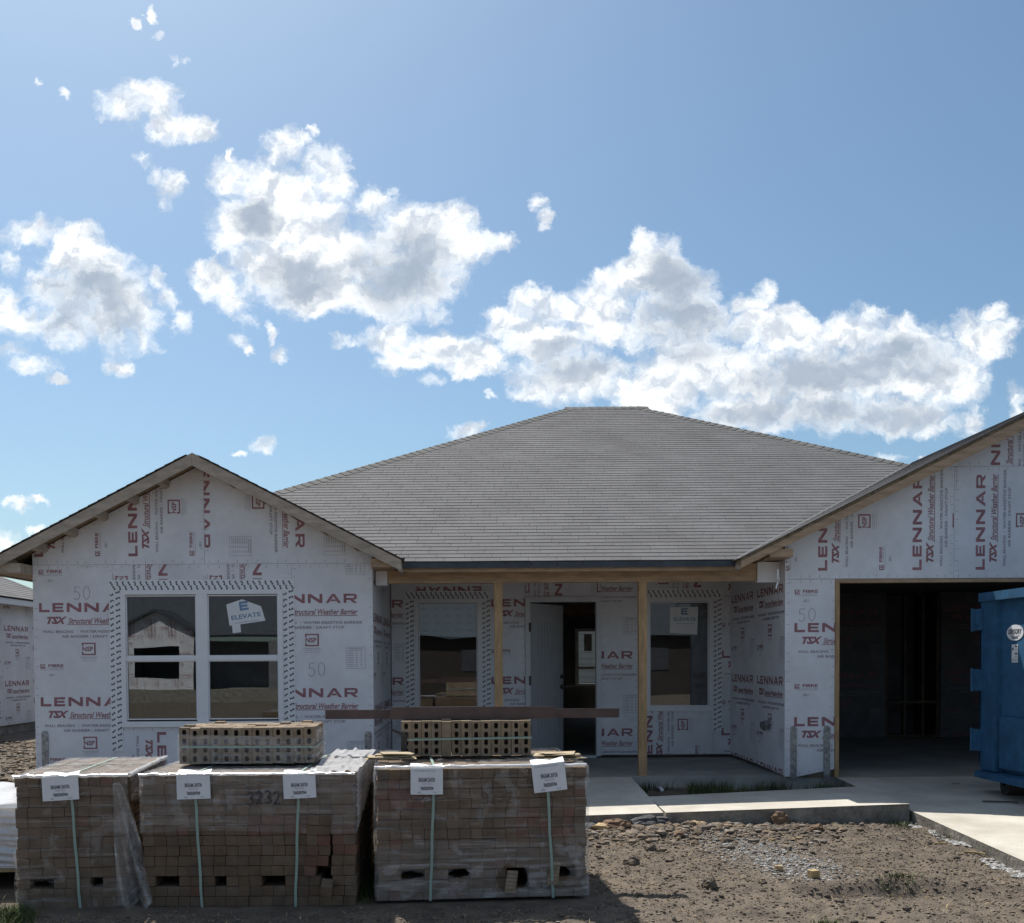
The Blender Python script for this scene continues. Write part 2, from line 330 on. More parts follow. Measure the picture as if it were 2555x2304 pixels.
# ------------------------------------------------------------------ lettering as flat polygons
_txt = {}
def text2d(s, bold=0, shear=0):
    k = (s, bold, shear)
    if k not in _txt:
        c = bpy.data.curves.new('t', 'FONT'); c.body = s; c.offset = bold; c.shear = shear; c.resolution_u = 2
        o = bpy.data.objects.new('t', c); COL.objects.link(o)
        dg = bpy.context.evaluated_depsgraph_get(); me = bpy.data.meshes.new_from_object(o.evaluated_get(dg))
        V = np.array([v.co[:2] for v in me.vertices]); P = [tuple(p.vertices) for p in me.polygons]
        bpy.data.objects.remove(o); bpy.data.curves.remove(c); bpy.data.meshes.remove(me)
        V -= V.min(0); V /= V.max(0); _txt[k] = (V, P)
    return _txt[k]
class P2:                                   # a list of flat polygons: (Nx2 array, material)
    def __init__(s): s.p = []
    def rect(s, a, b, c, d, m=1): s.p.append((np.array([(a, c), (b, c), (b, d), (a, d)], float), m))
    def poly(s, pts, m=1): s.p.append((np.array(pts, float), m))
    def text(s, t, x0, x1, y0, y1, m=1, bold=.0, shear=0):
        V, P = text2d(t, bold, shear); W = V * (x1 - x0, y1 - y0) + (x0, y0)
        for q in P: s.p.append((W[list(q)], m))
    def frame(s, a, b, c, d, w, m=1):
        s.rect(a, b, c, c + w, m); s.rect(a, b, d - w, d, m); s.rect(a, a + w, c + w, d - w, m); s.rect(b - w, b, c + w, d - w, m)
    def stroke(s, pts, w, m=1):
        for (x0, y0), (x1, y1) in zip(pts, pts[1:]):
            d = np.array((x1 - x0, y1 - y0)); l = np.hypot(*d) or 1; q = np.array((-d[1], d[0])) / l * w / 2
            s.poly([(x0 - q[0], y0 - q[1]), (x1 - q[0], y1 - q[1]), (x1 + q[0], y1 + q[1]), (x0 + q[0], y0 + q[1])], m)
    def digits(s, t, x0, x1, y0, y1, w, m=1):
        arc = lambda cx, cy, rx, ry, a0, a1, k=10: [(cx + rx * cos(radians(a0 + (a1 - a0) * i / k)), cy + ry * sin(radians(a0 + (a1 - a0) * i / k))) for i in range(k + 1)]
        D = {'5': [[(.85, 1), (.2, 1), (.15, .58)] + arc(.42, .33, .42, .31, 120, -150)], '0': [arc(.5, .5, .42, .5, 80, 440, 16)],
             '3': [arc(.4, .75, .4, .25, 150, -80, 8) + arc(.42, .26, .45, .26, 85, -150, 9)], '2': [arc(.42, .72, .4, .28, 160, -20, 8) + [(.1, .03), (.55, .08), (1, 0)]]}
        k = len(t); cw = (x1 - x0) / k
        for i, ch in enumerate(t):
            for st in D[ch]: s.stroke([(x0 + cw * (i + .08 + .8 * a), y0 + (y1 - y0) * (b + .05 * ((i * 7) % 3 - 1))) for a, b in st], w, m)
def big_letters(q, t, x0, h, m=0):
    w = .31
    for ch in t:
        def R(a, b, c, d): q.rect(x0 + a * h, x0 + b * h, c * h, d * h, m)
        def P(*pts): q.poly([(x0 + a * h, b * h) for a, b in pts], m)
        if ch == 'L': R(0, w, 0, 1); R(w, 1.16, 0, .26); W = 1.15
        if ch == 'E': R(0, w, 0, 1); R(w, 1.20, 0, .24); R(w, 1.12, .39, .61); R(w, 1.20, .76, 1); W = 1.24
        if ch == 'N': R(0, w, 0, 1); R(1.28, 1.28 + w, 0, 1); P((w, 1), (w, .62), (1.28, 0), (1.28, .38)); W = 1.6
        if ch == 'A': P((0, 0), (.36, 0), (.86, .72), (.86, 1), (.70, 1)); P((1.72, 0), (1.02, 1), (.86, 1), (.86, .72), (1.36, 0)); P((.54, .2), (1.18, .2), (1.04, .40), (.68, .40)); W = 1.66
        if ch == 'R': R(0, w, 0, 1); R(w, 1.15, .78, 1); P((1.15, 1), (1.15, .32), (1.34, .40), (1.46, .55), (1.46, .8), (1.34, .95)); R(w, 1.15, .32, .54); P((.68, .32), (1.08, .32), (1.50, 0), (1.08, 0)); W = 1.52
        x0 += (W + .325) * h
def tile():
    q = P2(); big_letters(q, 'LENNAR', .063, .0985)
    q.text('TSX', .145, .365, -.128, -.047, 0, .055, .35)
    q.text('Structural Weather Barrier', .375, 1.089, -.126, -.062, 0, .02, .35); q.rect(.36, 1.085, -.139, -.132, 0)
    q.text('WALL BRACING', .10, .43, -.225, -.195, 1, .024); q.rect(.468, .471, -.227, -.193)
    q.text('WATER-RESISTIVE BARRIER', .50, 1.14, -.225, -.195, 1, .024)
    q.text('AIR BARRIER', .305, .595, -.277, -.247, 1, .024); q.rect(.613, .616, -.279, -.245); q.text('DRAFT STOP', .64, .945, -.277, -.247, 1, .024)
    q.rect(.517, .535, -.365, -.33, 0); q.rect(.535, .65, -.345, -.33, 0); q.rect(.65, .667, -.465, -.33, 0); q.rect(.535, .65, -.465, -.45, 0); q.rect(.517, .535, -.465, -.432, 0)
    q.text('NSP', .522, .640, -.425, -.372, 0, .03)
    q.text('NATIONAL SHELTER', .50, .685, -.495, -.482, 1); q.text('PRODUCTS, INC', .52, .665, -.515, -.502, 1); q.rect(.51, .675, -.531, -.528)
    q.rect(.066, .122, .407, .414, 0); q.rect(.066, .078, .414, .456, 0); q.rect(.078, .122, .449, .456, 0); q.stroke([(.083, .42), (.10, .44), (.118, .44)], .008, 0); q.stroke([(.09, .418), (.107, .425), (.12, .418)], .007, 0)
    q.text('FIBRE', .154, .317, .424, .456, 0, .03); q.text('CONVERTERS', .154, .317, .406, .416, 1); q.rect(.066, .318, .392, .395)
    q.text('SU', .155, .222, .325, .352, 1, .02, .4)
    q.frame(.96, 1.167, -.71, -.475, .003)
    for r in range(11):
        y = -.492 - r * .0195
        if r < 2: q.rect(.985, 1.14, y, y + .006)
        else:
            for c in (0, 1, 2): q.rect((.972, 1.06, 1.112)[c], (1.042, 1.095, 1.15)[c] - .008 * ((r * 3 + c) % 3), y, y + .005)
    return q
TILE = tile(); PERIOD = 1.016

def clip(poly, conv):
    for i in range(len(conv)):
        a = conv[i]; b = conv[(i + 1) % len(conv)]; nx, ny = -(b[1] - a[1]), b[0] - a[0]
        d = [(p[0] - a[0]) * nx + (p[1] - a[1]) * ny for p in poly]
        if all(x >= 0 for x in d): continue
        out = []
        for j in range(len(poly)):
            k = (j + 1) % len(poly)
            if d[j] >= 0: out.append(poly[j])
            if d[j] * d[k] < 0:
                t = d[j] / (d[j] - d[k]); out.append(poly[j] + (poly[k] - poly[j]) * t)
        if len(out) < 3: return None
        poly = out
    return np.array(poly)
class Fr:                                   # a wall plane: origin, right, up, outward normal
    def __init__(s, o, u, v, n): s.o, s.u, s.v, s.n = map(Vector, (o, u, v, n))
    def at(s, a, b, h=0): return s.o + s.u * a + s.v * b + s.n * h
def flat(mb, fr, P, h, m=None, conv=None, rot=0, org=(0, 0)):
    c, sn = round(cos(radians(rot))), round(sin(radians(rot)))
    if conv is not None and P.p:
        if not hasattr(P, 'bb'): A_ = np.concatenate([p for p, _ in P.p]); P.bb = np.array([(x, y) for x in (A_[:, 0].min(), A_[:, 0].max()) for y in (A_[:, 1].min(), A_[:, 1].max())])
        B = np.stack([P.bb[:, 0] * c - P.bb[:, 1] * sn + org[0], P.bb[:, 0] * sn + P.bb[:, 1] * c + org[1]], 1)
        if (B.max(0) < np.min(conv, 0)).any() or (B.min(0) > np.max(conv, 0)).any(): return
    for pts, k in P.p:
        q = np.stack([pts[:, 0] * c - pts[:, 1] * sn + org[0], pts[:, 0] * sn + pts[:, 1] * c + org[1]], 1)
        if conv is not None:
            lo, hi = np.min(conv, 0), np.max(conv, 0)
            if (q.max(0) < lo).any() or (q.min(0) > hi).any(): continue
            q = clip(q, conv)
            if q is None: continue
        mb.poly([fr.at(a, b, h) for a, b in q], k if m is None else m)
def panel(fr, conv, parent, prints=(), nails=True, extra=None, th=.012, tiles=6, skip_print=False):
    # conv: outline (counter-clockwise) in wall coordinates; prints: (rot, origin u, origin v of one LENNAR baseline)
    mb = MB(); mb.prism([fr.at(a, b) for a, b in conv], fr.n * -th)
    o = mb.build('wall_panel', M['sheath'], parent)
    pm = MB(); ins = np.mean(conv, 0); cv = [tuple(np.array(p) + (ins - np.array(p)) * .004) for p in conv]
    for rot, ou, ov in prints:
        c, s_ = round(cos(radians(rot))), round(sin(radians(rot)))
        for k in range(-tiles, tiles + 1):
            flat(pm, fr, TILE, .0018, None, cv, rot, (ou + s_ * PERIOD * k, ov - c * PERIOD * k))
    if extra is not None: flat(pm, fr, extra, .0019, None, cv)
    if nails:
        q = P2(); k = len(conv)
        for i in range(k):
            a = np.array(conv[i]); b = np.array(conv[(i + 1) % k]); l = np.hypot(*(b - a)); d = (b - a) / l; nn = np.array((-d[1], d[0]))
            for j in range(int(l / .105)):
                p = a + d * (j * .105 + .05 + random.uniform(-.015, .015)) + nn * random.uniform(.008, .02); e = nn * random.uniform(.012, .035) + d * random.uniform(-.008, .008)
                q.stroke([tuple(p), tuple(p + e)], .0035, 2)
        flat(pm, fr, q, .0017, None, cv)
    if pm.f: pm.build('print', [M['red'], M['grey'], M['pencil']], o, fix=False)
    return o
R4 = lambda a, b, c, d: [(a, c), (b, c), (b, d), (a, d)]

# ------------------------------------------------------------------ ground, path, driveway
def smooth(a, b, x): t = min(1, max(0, (x - a) / (b - a))); return t * t * (3 - 2 * t)
from mathutils import noise as mn
def gz0(x, y):
    z = .07 * smooth(7.4, 9.0, y) + .05 * smooth(9.4, 10.6, y) + .14 * smooth(-4.6, -5.6, x) * smooth(8.5, 11, y) - .035 * max(0, min(6.3 - y, 12))
    return z
def gz(x, y):
    z = gz0(x, y)
    if -9 < x < 7 and 4 < y < 14:
        k = 1.0
        for (cx, cy, w, d) in PADS:
            k *= smooth(0, .25, max(abs(x - cx) - w, abs(y - cy) - d))
        z += k * (.028 * mn.noise((x * 1.3, y * 1.3, 3)) + .016 * mn.noise((x * 4.1, y * 4.1, 8)) + .012 * mn.noise((x * 13, y * 13, 1)) + .010 * mn.noise((x * 29, y * 29, 5)))
        z += .05 * math.exp(-((x - 2.0) / .8) ** 2 - ((y - 8.75) / .28) ** 2) * k
        z += k * .07 * math.exp(-((x - 2.75) / .75) ** 2) * (math.exp(-((y - 6.95 - .05 * sin(x * 5)) / .10) ** 2) - .8 * math.exp(-((y - 6.74 - .05 * sin(x * 5)) / .10) ** 2))
        z += k * .05 * max(0, mn.noise((x * 2.6, y * 2.6, 21)) - .25)
    return z
PADS = [(-2.5, 7.1, .5, .8), (-1.44, 7.05, .72, .65), (.05, 7.2, .75, .75), (-3.6, 7.3, .6, .8)]
def make_ground():
    def axis(segs):
        a = []
        for lo, hi, st in segs: a += list(np.arange(lo, hi - 1e-6, st))
        return a + [segs[-1][1]]
    xs = axis([(-600, -60, 60), (-60, -12, 6), (-12, -6, .3), (-6, -3.2, .07), (-3.2, 4.6, .026), (4.6, 12, .35), (12, 60, 6), (60, 600, 60)])
    ys = axis([(-600, -60, 60), (-60, -6, 4), (-6, 4.8, .4), (4.8, 9.8, .026), (9.8, 12, .1), (12, 36, 1), (36, 90, 6), (90, 900, 60)])
    V = [(x, y, gz(x, y)) for y in ys for x in xs]; nx = len(xs)
    Fc = [(j * nx + i, j * nx + i + 1, (j + 1) * nx + i + 1, (j + 1) * nx + i) for j in range(len(ys) - 1) for i in range(nx - 1)]
    me = bpy.data.meshes.new('ground'); me.from_pydata(V, [], Fc); me.materials.append(M['dirt'])
    me.polygons.foreach_set('use_smooth', [True] * len(me.polygons)); tag(link('ground', me), kind='structure')
make_ground()

def drive_z(y): return .26 if y > 11.2 else (.1 + (y - 7.5) * .0432 if y > 2 else -.1376 + (y - 2) * .02)
mb = MB(); L_, R_ = [], []
ysd = [-6, 2, 5, 6.2, 7.5, 8.4, 9.35, 10.3, 11.19]
for a, b in zip(ysd, ysd[1:]):
    p = [(3.93, a, drive_z(a)), (9.0, a, drive_z(a)), (9.0, b, drive_z(b)), (3.93, b, drive_z(b))]
    mb.poly(p, 0)
    w0, w1 = 3.945 + random.uniform(-.01, .01), 3.945 + random.uniform(-.01, .01)
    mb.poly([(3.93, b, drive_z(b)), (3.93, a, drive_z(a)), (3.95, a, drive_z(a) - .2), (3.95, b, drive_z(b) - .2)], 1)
tag(mb.build('driveway', [M['conc'], M['concdark']], fix=False), kind='structure')
# rough concrete spill under the driveway edge
mb = MB()
for k in range(420):
    y = random.uniform(6.2, 9.4); x = 3.93 - abs(random.gauss(0, .05)); r = random.uniform(.008, .028); z = gz(x, y)
    if mn.noise((y * 2.2, 3, 1)) < -.25: continue
    pts = [(x + r * cos(a) * random.uniform(.6, 1.3), y + r * 1.3 * sin(a) * random.uniform(.6, 1.3), z + r * .2) for a in np.arange(0, 6.2, 1.25)]
    c = (x, y, z + r * random.uniform(.5, .9))
    for i in range(5): mb.poly([pts[i], pts[(i + 1) % 5], c], 0)
tag(mb.build('spilled_concrete', M['gravel']), 'pale crumbs of concrete along the driveway edge', 'rubble', kind='stuff')

swL, swR = G(1439, 2036, .165), G(2242, 2007, .24)
def slab(name, pts, th, m, edge=None, parent=None):
    mb = MB(); k = len(pts)
    mb.poly(pts, 0)
    for i in range(k):
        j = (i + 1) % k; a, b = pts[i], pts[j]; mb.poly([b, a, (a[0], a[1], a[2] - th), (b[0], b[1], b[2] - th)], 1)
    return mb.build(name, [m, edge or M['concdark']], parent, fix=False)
xa, xb = .62, 3.905
def sw_front(x): t = (x - swL[0]) / (swR[0] - swL[0]); return swL[1] + t * (swR[1] - swL[1])
def sw_z(x): return .165 + (x - swL[0]) / (swR[0] - swL[0]) * .075
jx = 1.70
tag(slab('sidewalk', [(-.2, sw_front(-.2), sw_z(-.2)), (jx - .012, sw_front(jx), sw_z(jx)), (jx + .01, 10.22, .19), (jx + .03, 11.3, .262), (-.2, 11.3, .262), (-.2, 10.2, .17)], .2, M['conc'], M['concdark']), kind='structure')
tag(slab('sidewalk', [(jx + .012, sw_front(jx), sw_z(jx)), (xb, sw_front(xb), sw_z(xb)), (xb, 10.45, .25), (jx + .032, 10.22, .19)], .2, M['conc'], M['concdark']), kind='structure')

# ------------------------------------------------------------------ the house
GY, PYW, RY = 11.17, 13.58, 10.85            # gable wall plane, porch back wall, rake plane
house = thing('ranch_house', 'unfinished single storey house in white printed sheathing with grey shingle roof and recessed porch', 'house', (0, 0, 0))
front = Fr((0, GY, 0), (1, 0, 0), (0, 0, 1), (0, -1, 0)); porch = Fr((0, PYW, 0), (1, 0, 0), (0, 0, 1), (0, -1, 0))
PK = (-2.914, 3.733); SL = .515; TIP = 2.17
gl_top = lambda x: PK[1] - SL * abs(x - PK[0]) - .07      # underside of left gable roof
GT = (2.81, 2.60); GS = .497; GPX = 6.4
gr_top = lambda x: GT[1] + GS * (min(x, 2 * GPX - x) - GT[0]) - .075
XL, XR = -4.735, 9.42

# foundation and interior shell
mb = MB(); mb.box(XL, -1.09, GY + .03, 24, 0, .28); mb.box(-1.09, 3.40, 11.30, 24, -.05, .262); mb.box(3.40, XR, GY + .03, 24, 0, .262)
mb.build('foundation', M['concslab'], house)
for b6 in (   # timber frame behind the sheathing
    (XL + .02, -3.80, GY + .013, GY + .10, .28, 2.6),
    (-2.03, -1.09, GY + .013, GY + .10, .28, 2.6),
    (-3.80, -2.03, GY + .013, GY + .10, .28, .85),
    (-3.80, -2.03, GY + .013, GY + .10, 2.33, 2.6),
    (-1.08, -.75, PYW + .013, PYW + .1, .28, 2.62),
    (.105, .70, PYW + .013, PYW + .1, .28, 2.62),
    (1.675, 2.285, PYW + .013, PYW + .1, .28, 2.62),
    (3.14, 3.37, PYW + .013, PYW + .1, .28, 2.62),
    (-.75, .105, PYW + .013, PYW + .1, .28, .89),
    (-.75, .105, PYW + .013, PYW + .1, 2.35, 2.62),
    (.70, 1.675, PYW + .013, PYW + .1, 2.37, 2.62),
    (2.285, 3.14, PYW + .013, PYW + .1, .28, .88),
    (2.285, 3.14, PYW + .013, PYW + .1, 2.35, 2.62),
    (-1.19, -1.09, GY + .10, PYW, .28, 2.6),
    (3.396, 3.49, GY + .1, PYW, .28, 2.6),
    (3.40, 3.90, GY + .013, GY + .10, .262, 2.4),
    (8.86, XR, GY + .013, GY + .10, .262, 2.4),
    ):
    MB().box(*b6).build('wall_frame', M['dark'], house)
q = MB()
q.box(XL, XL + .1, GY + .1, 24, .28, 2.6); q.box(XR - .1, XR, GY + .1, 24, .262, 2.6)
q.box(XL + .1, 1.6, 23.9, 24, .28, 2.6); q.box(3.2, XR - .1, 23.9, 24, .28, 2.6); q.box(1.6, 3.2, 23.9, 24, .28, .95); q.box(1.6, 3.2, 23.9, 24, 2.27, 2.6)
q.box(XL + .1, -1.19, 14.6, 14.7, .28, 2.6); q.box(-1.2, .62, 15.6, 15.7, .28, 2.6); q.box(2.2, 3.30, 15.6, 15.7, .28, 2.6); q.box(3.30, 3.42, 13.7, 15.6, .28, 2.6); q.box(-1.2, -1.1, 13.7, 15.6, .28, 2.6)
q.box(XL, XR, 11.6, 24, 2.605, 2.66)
q.build('inner_wall', M['gyp_and_shade'], house)
q = MB()      # sash and rail of the back window seen through the front door
q.box(2.36, 2.44, 23.84, 23.9, .95, 2.27); q.box(3.12, 3.2, 23.84, 23.9, .95, 2.27); q.box(2.44, 3.12, 23.84, 23.9, 1.33, 1.40); q.box(2.44, 3.12, 23.84, 23.9, 2.2, 2.27); q.box(2.44, 3.12, 23.84, 23.9, .95, 1.0)
bw = q.build('window', M['vinyl'], house); MB().box(1.62, 2.36, 23.86, 23.89, .95, 2.27).build('shutter_board', M['gyp_and_shade'], bw)
q = MB(); q.box(2.56, 2.74, 23.80, 23.805, 1.75, 2.14); q.build('sticker', M['paper'], bw)

# --- left gable wall
e = P2(); e.digits('50', -4.305, -4.105, 2.235, 2.375, .006)
zb = U(140, 1528, GY)[1]
panel(front, R4(XL, -3.879, .18, 2.604), house, [(0, XL, zb)], extra=e)
zb2 = U(830, 1505, GY)[1]
e = P2(); e.digits('50', -1.785, -1.58, 1.395, 1.54, .006)
panel(front, R4(-1.947, -1.076, .18, 2.604), house, [(0, U(905, 1505, GY)[0] - 1.143, zb2)], extra=e)
panel(front, R4(-3.876, -1.950, 2.33, 2.604), house, [(-90, -3.38, 3.0)])
panel(front, R4(-3.876, -1.950, .18, .855), house, [(-90, -3.42, .86)])
cx = -2.882
tri = lambda x: gl_top(x)
panel(front, [(XL, 2.607), (cx - .002, 2.607), (cx - .002, tri(cx)), (PK[0], tri(PK[0])), (XL, tri(XL))], house, [(90, -3.60, 2.63)])
panel(front, [(cx + .001, 2.607), (-1.076, 2.607), (-1.076, tri(-1.076)), (cx + .001, tri(cx))], house, [(-90, -2.915, 3.86)])
# porch side of the left gable
side = Fr((-1.076, GY, 0), (0, 1, 0), (0, 0, 1), (1, 0, 0))
panel(side, R4(.012, 1.2, .2, 2.58), house, [(0, .0, 1.98)]); panel(side, R4(1.203, 2.40, .2, 2.58), house, [(0, 1.203, 1.98)])

# --- porch back wall
xw = U(1017, 1500, PYW)[0]
panel(porch, R4(-1.064, -.768, .3, 2.62), house, [(0, xw - 1.143, U(1000, 1516, PYW)[1])])
panel(porch, R4(.122, .688, .3, 2.62), house, [(0, .18, U(1260, 1514, PYW)[1])])
panel(porch, R4(1.685, 2.168, .3, 2.62), house, [(0, 2.158 - 1.143, U(1540, 1644, PYW)[1])])
panel(porch, R4(3.157, 3.383, .3, 2.62), house, [(0, 3.2, U(1810, 1642, PYW)[1])])
panel(porch, R4(2.171, 3.154, .3, .868), house, [(90, 2.36, .1)])
panel(porch, R4(-.765, .119, 2.36, 2.62), house, [(180, .33, 2.52)])
panel(porch, R4(.691, 1.682, 2.378, 2.62), house, [(-90, 1.08, 3.1)])
panel(porch, R4(2.171, 3.154, 2.358, 2.62), house, [(-90, 2.9, 3.2)])
panel(porch, R4(2.171, 2.268, .871, 2.355), house, [])
# --- right wing side wall
sideR = Fr((3.383, PYW, 0), (0, -1, 0), (0, 0, 1), (-1, 0, 0))
panel(sideR, R4(0.001, 1.203, .3, 2.62), house, [(0, .02, 2.27)]); panel(sideR, [(1.206, .30), (2.409, .272), (2.409, 2.62), (1.206, 2.62)], house, [(0, 1.215, 2.27)])
# --- garage front
e = P2(); e.digits('50', 3.505, 3.715, 1.955, 2.09, .006)
panel(front, [(3.371, .272), (3.50, .268), (3.908, .35), (3.908, 2.402), (3.371, 2.402)], house, [(0, U(1982, 1578, GY)[0] - .063, U(1990, 1578, GY)[1])], extra=e)
panel(front, [(3.371, 2.406), (5.186, 2.406), (5.186, 3.60), (gr_top(0) and GT[0] + (3.60 + .075 - GT[1]) / GS, 3.60), (3.371, gr_top(3.371))], house, [(90, U(2064, 1400, GY)[0], 2.43)])
panel(front, R4(5.189, 7.6, 2.406, 3.60), house, [(90, U(2457, 1400, GY)[0], 2.43)])
panel(front, [(7.603, 2.406), (XR, 2.406), (XR, gr_top(XR)), (2 * GPX - (GT[0] + 1.0 / GS + .15), 3.60), (7.603, 3.60)], house, [(90, 7.9, 2.43)])
panel(front, [(GT[0] + (3.603 + .075 - GT[1]) / GS, 3.603), (2 * GPX - GT[0] - (3.603 + .075 - GT[1]) / GS, 3.603), (GPX, gr_top(GPX))], house, [(90, 4.66, 3.25), ])
panel(front, R4(8.88, XR, .2, 2.402), house, [(0, 8.9, 1.8)])

# --- garage opening timbers, straps
q = MB(); q.box(3.911, 3.955, GY - .012, GY + .12, .262, 2.36); q.build('door_jamb', M['pinez'], house)
q = MB(); q.box(8.82, 8.866, GY - .012, GY + .12, .262, 2.36); q.build('door_jamb', M['pinez'], house)
q = MB(); q.box(3.911, 8.866, GY - .010, GY + .12, 2.362, 2.401); q.build('door_header', M['pine'], house)
def strap(x, y, z0, z1, bent=0):
    s = MB(); s.box(x - .035, x + .035, y - .012, y - .002, z0, z1 - .03); s.prism([(x - .035, y - .012, z1 - .03), (x + .035, y - .012, z1 - .03), (x + .022, y - .012, z1), (x - .022, y - .012, z1)], (0, .01, 0))
    o = s.build('anchor_strap', M['steel'], house); h = MB()
    for i in range(26):
        a, b = x + random.uniform(-.026, .026), z0 + .05 + (z1 - z0 - .08) * i / 26
        h.box(a - .003, a + .003, y - .0155, y - .0122, b - .003, b + .003)
    h.build('strap_nail', M['ink'], o)
strap(-4.632, GY, .2, .815); strap(-1.135, GY, .2, .79); strap(3.465, GY, .25, .82); strap(3.825, GY, .23, .82)

# --- garage inside
q = MB(); q.box(3.50, 6.63, 16.6, 16.7, .27, 2.6); q.box(7.5, XR - .11, 16.6, 16.7, .27, 2.6); q.box(6.63, 7.5, 17.6, 17.65, .27, 2.6); q.build('inner_wall', M['gyp_and_shade'], house)
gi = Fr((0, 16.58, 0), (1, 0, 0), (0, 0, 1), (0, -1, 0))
for a_, b_, z_ in ((5.40, 6.62, 1.22), (7.51, 8.73, 1.27)): panel(gi, R4(a_, b_, .3, 2.55), house, [(0, a_, z_)], nails=False).data.materials[0] = M['gyp_and_shade']  # printed sheathing in dark grey, the garage's dimness put into its colour
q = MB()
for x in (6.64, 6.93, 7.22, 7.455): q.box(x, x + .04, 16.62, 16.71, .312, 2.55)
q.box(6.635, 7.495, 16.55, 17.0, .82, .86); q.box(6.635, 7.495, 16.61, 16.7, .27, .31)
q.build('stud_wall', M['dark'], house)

# --- windows
def window(fr, x0, x1, z0, z1, panes, fw, name='window', extra_tape=.128, tape_top=.11, sides='LRT'):
    q = MB()
    def bx(a, b, c, d, h0, h1, m=0):
        p = [fr.at(a, c, h0), fr.at(b, c, h0), fr.at(b, d, h0), fr.at(a, d, h0)]; q.prism(p, fr.n * (h1 - h0), m)
    bx(x0, x1, z1 - fw, z1, -.06, .022); bx(x0, x1, z0, z0 + fw * 1.25, -.06, .028); bx(x0, x0 + fw, z0 + fw * 1.25, z1 - fw, -.06, .022); bx(x1 - fw, x1, z0 + fw * 1.25, z1 - fw, -.06, .022)
    w = q.build(name, M['vinyl'], house); 
    for (a, b, c, d) in panes:
        s = MB(); s.prism([fr.at(a - .004, c - .004, -.022), fr.at(b + .004, c - .004, -.022), fr.at(b + .004, d + .004, -.022), fr.at(a - .004, d + .004, -.022)], fr.n * .006); s.build('pane', M['glass'], w)
        g = MB(); k = .012
        for (e0, e1, e2, e3) in ((a, b, d - k, d), (a, b, c, c + k), (a, a + k, c + k, d - k), (b - k, b, c + k, d - k)):
            g.prism([fr.at(e0, e2, -.014), fr.at(e1, e2, -.014), fr.at(e1, e3, -.014), fr.at(e0, e3, -.014)], fr.n * .012)
        g.build('sash', M['vinyl'], w)
    def marks(a, b, c, d, ang):
        pq = P2(); horiz = (b - a) > (d - c); n_ = int((b - a if horiz else d - c) / .064)
        for i in range(n_):
            for r in (0, 1):
                if horiz: px, py = a + (i + .3 + .45 * r) * .064, c + (d - c) * (.86 - .42 * r); dx, dy = .017, -.044
                else: px, py = a + (b - a) * (.10 + .46 * r), c + (i + .2 + .45 * r) * .064; dx, dy = .046 if r else .036, .020
                L_ = math.hypot(dx, dy); ux, uy = dx / L_, dy / L_
                for t in range(3):
                    s0 = t * L_ * .34; s1 = s0 + L_ * .29; j = .003 * ((t + i) % 3 - 1); wd = .020 if t != 1 else .015
                    pq.stroke([(px + ux * s0 - uy * j, py + uy * s0 + ux * j), (px + ux * s1 - uy * j, py + uy * s1 + ux * j)], wd, 1)
        return pq
    def tp(a, b, c, d, h):
        t = MB(); t.prism([fr.at(a, c, .002), fr.at(b, c, .002), fr.at(b, d, .002), fr.at(a, d, .002)], fr.n * h)
        flat(t, fr, marks(a, b, c, d, 0), h + .0028, 1, R4(a + .004, b - .004, c + .004, d - .004))
        t.build('flashing_tape', [M['tape'], M['ink']], w, fix=False)
    T = extra_tape
    if 'L' in sides: tp(x0 - T, x0 + .002, z0 - .26, z1, .003)
    if 'R' in sides: tp(x1 - .002, x1 + T, z0 - .26, z1, .003)
    if 'T' in sides: tp(x0 - T, x1 + T, z1 - .004, z1 + tape_top, .006)
    return w
def sticker(fr, w, cx, cz, s, pts, rot, h=-.0145, lines=True):
    q = MB(); c, sn = cos(radians(rot)), sin(radians(rot)); T = lambda a, b: fr.at(cx + (a * c - b * sn) * s, cz + (a * sn + b * c) * s, h)
    T2 = lambda a, b: fr.at(cx + (a * c - b * sn) * s, cz + (a * sn + b * c) * s, h + .0016)
    q.prism([T(a, b) for a, b in pts], fr.n * .0008)
    P = P2(); P.rect(-.12, -.06, .12, .36, 0); P.rect(-.06, .12, .30, .36, 0); P.rect(-.06, .10, .21, .27, 0); P.rect(-.06, .12, .12, .18, 0)
    P.text('ELEVATE', -.38, .42, -.10, .02, 0, .02); P.rect(-.3, .34, -.2, -.19, 0)
    for poly, m in P.p: q.poly([T2(a, b) for a, b in poly], 1)
    q.build('sticker', [M['paper'], M['sheet'] if not lines else M['blueink']], w, fix=False)
w = window(front, -3.787, -2.047, .852, 2.328, [(-3.738, -2.978, 1.612, 2.272), (-3.738, -2.978, .93, 1.568), (-2.855, -2.095, 1.612, 2.272), (-2.855, -2.095, .93, 1.568)], .048)
q = MB(); q.box(-2.978, -2.855, GY - .018, GY + .06, .912, 2.28); q.box(-3.739, -2.978, GY - .012, GY + .05, 1.567, 1.613); q.box(-2.855, -2.095, GY - .012, GY + .05, 1.567, 1.613); q.build('mullion', M['vinyl'], w)
sticker(front, w, -2.455, 2.06, .40, [(-.46, -.24), (.52, -.24), (.46, .16), (-.02, .42), (-.46, .34)], 8)
MB().prism([front.at(-2.59, 1.86, -.0145), front.at(-2.50, 1.87, -.0145), front.at(-2.51, 1.97, -.0145), front.at(-2.60, 1.96, -.0145)], front.n * .001).build('sticker', M['paper'], w)
w1 = window(porch, -.765, .120, .870, 2.360, [(-.705, .062, .935, 2.298)], .055, extra_tape=.12, tape_top=.10)
w2 = window(porch, 2.271, 3.155, .868, 2.357, [(2.323, 3.098, .934, 2.300)], .052, extra_tape=.115, tape_top=.115, sides='RT')
sticker(porch, w2, 2.78, 2.09, .36, [(-.52, -.55), (.48, -.6), (.5, .42), (-.52, .38)], -1)
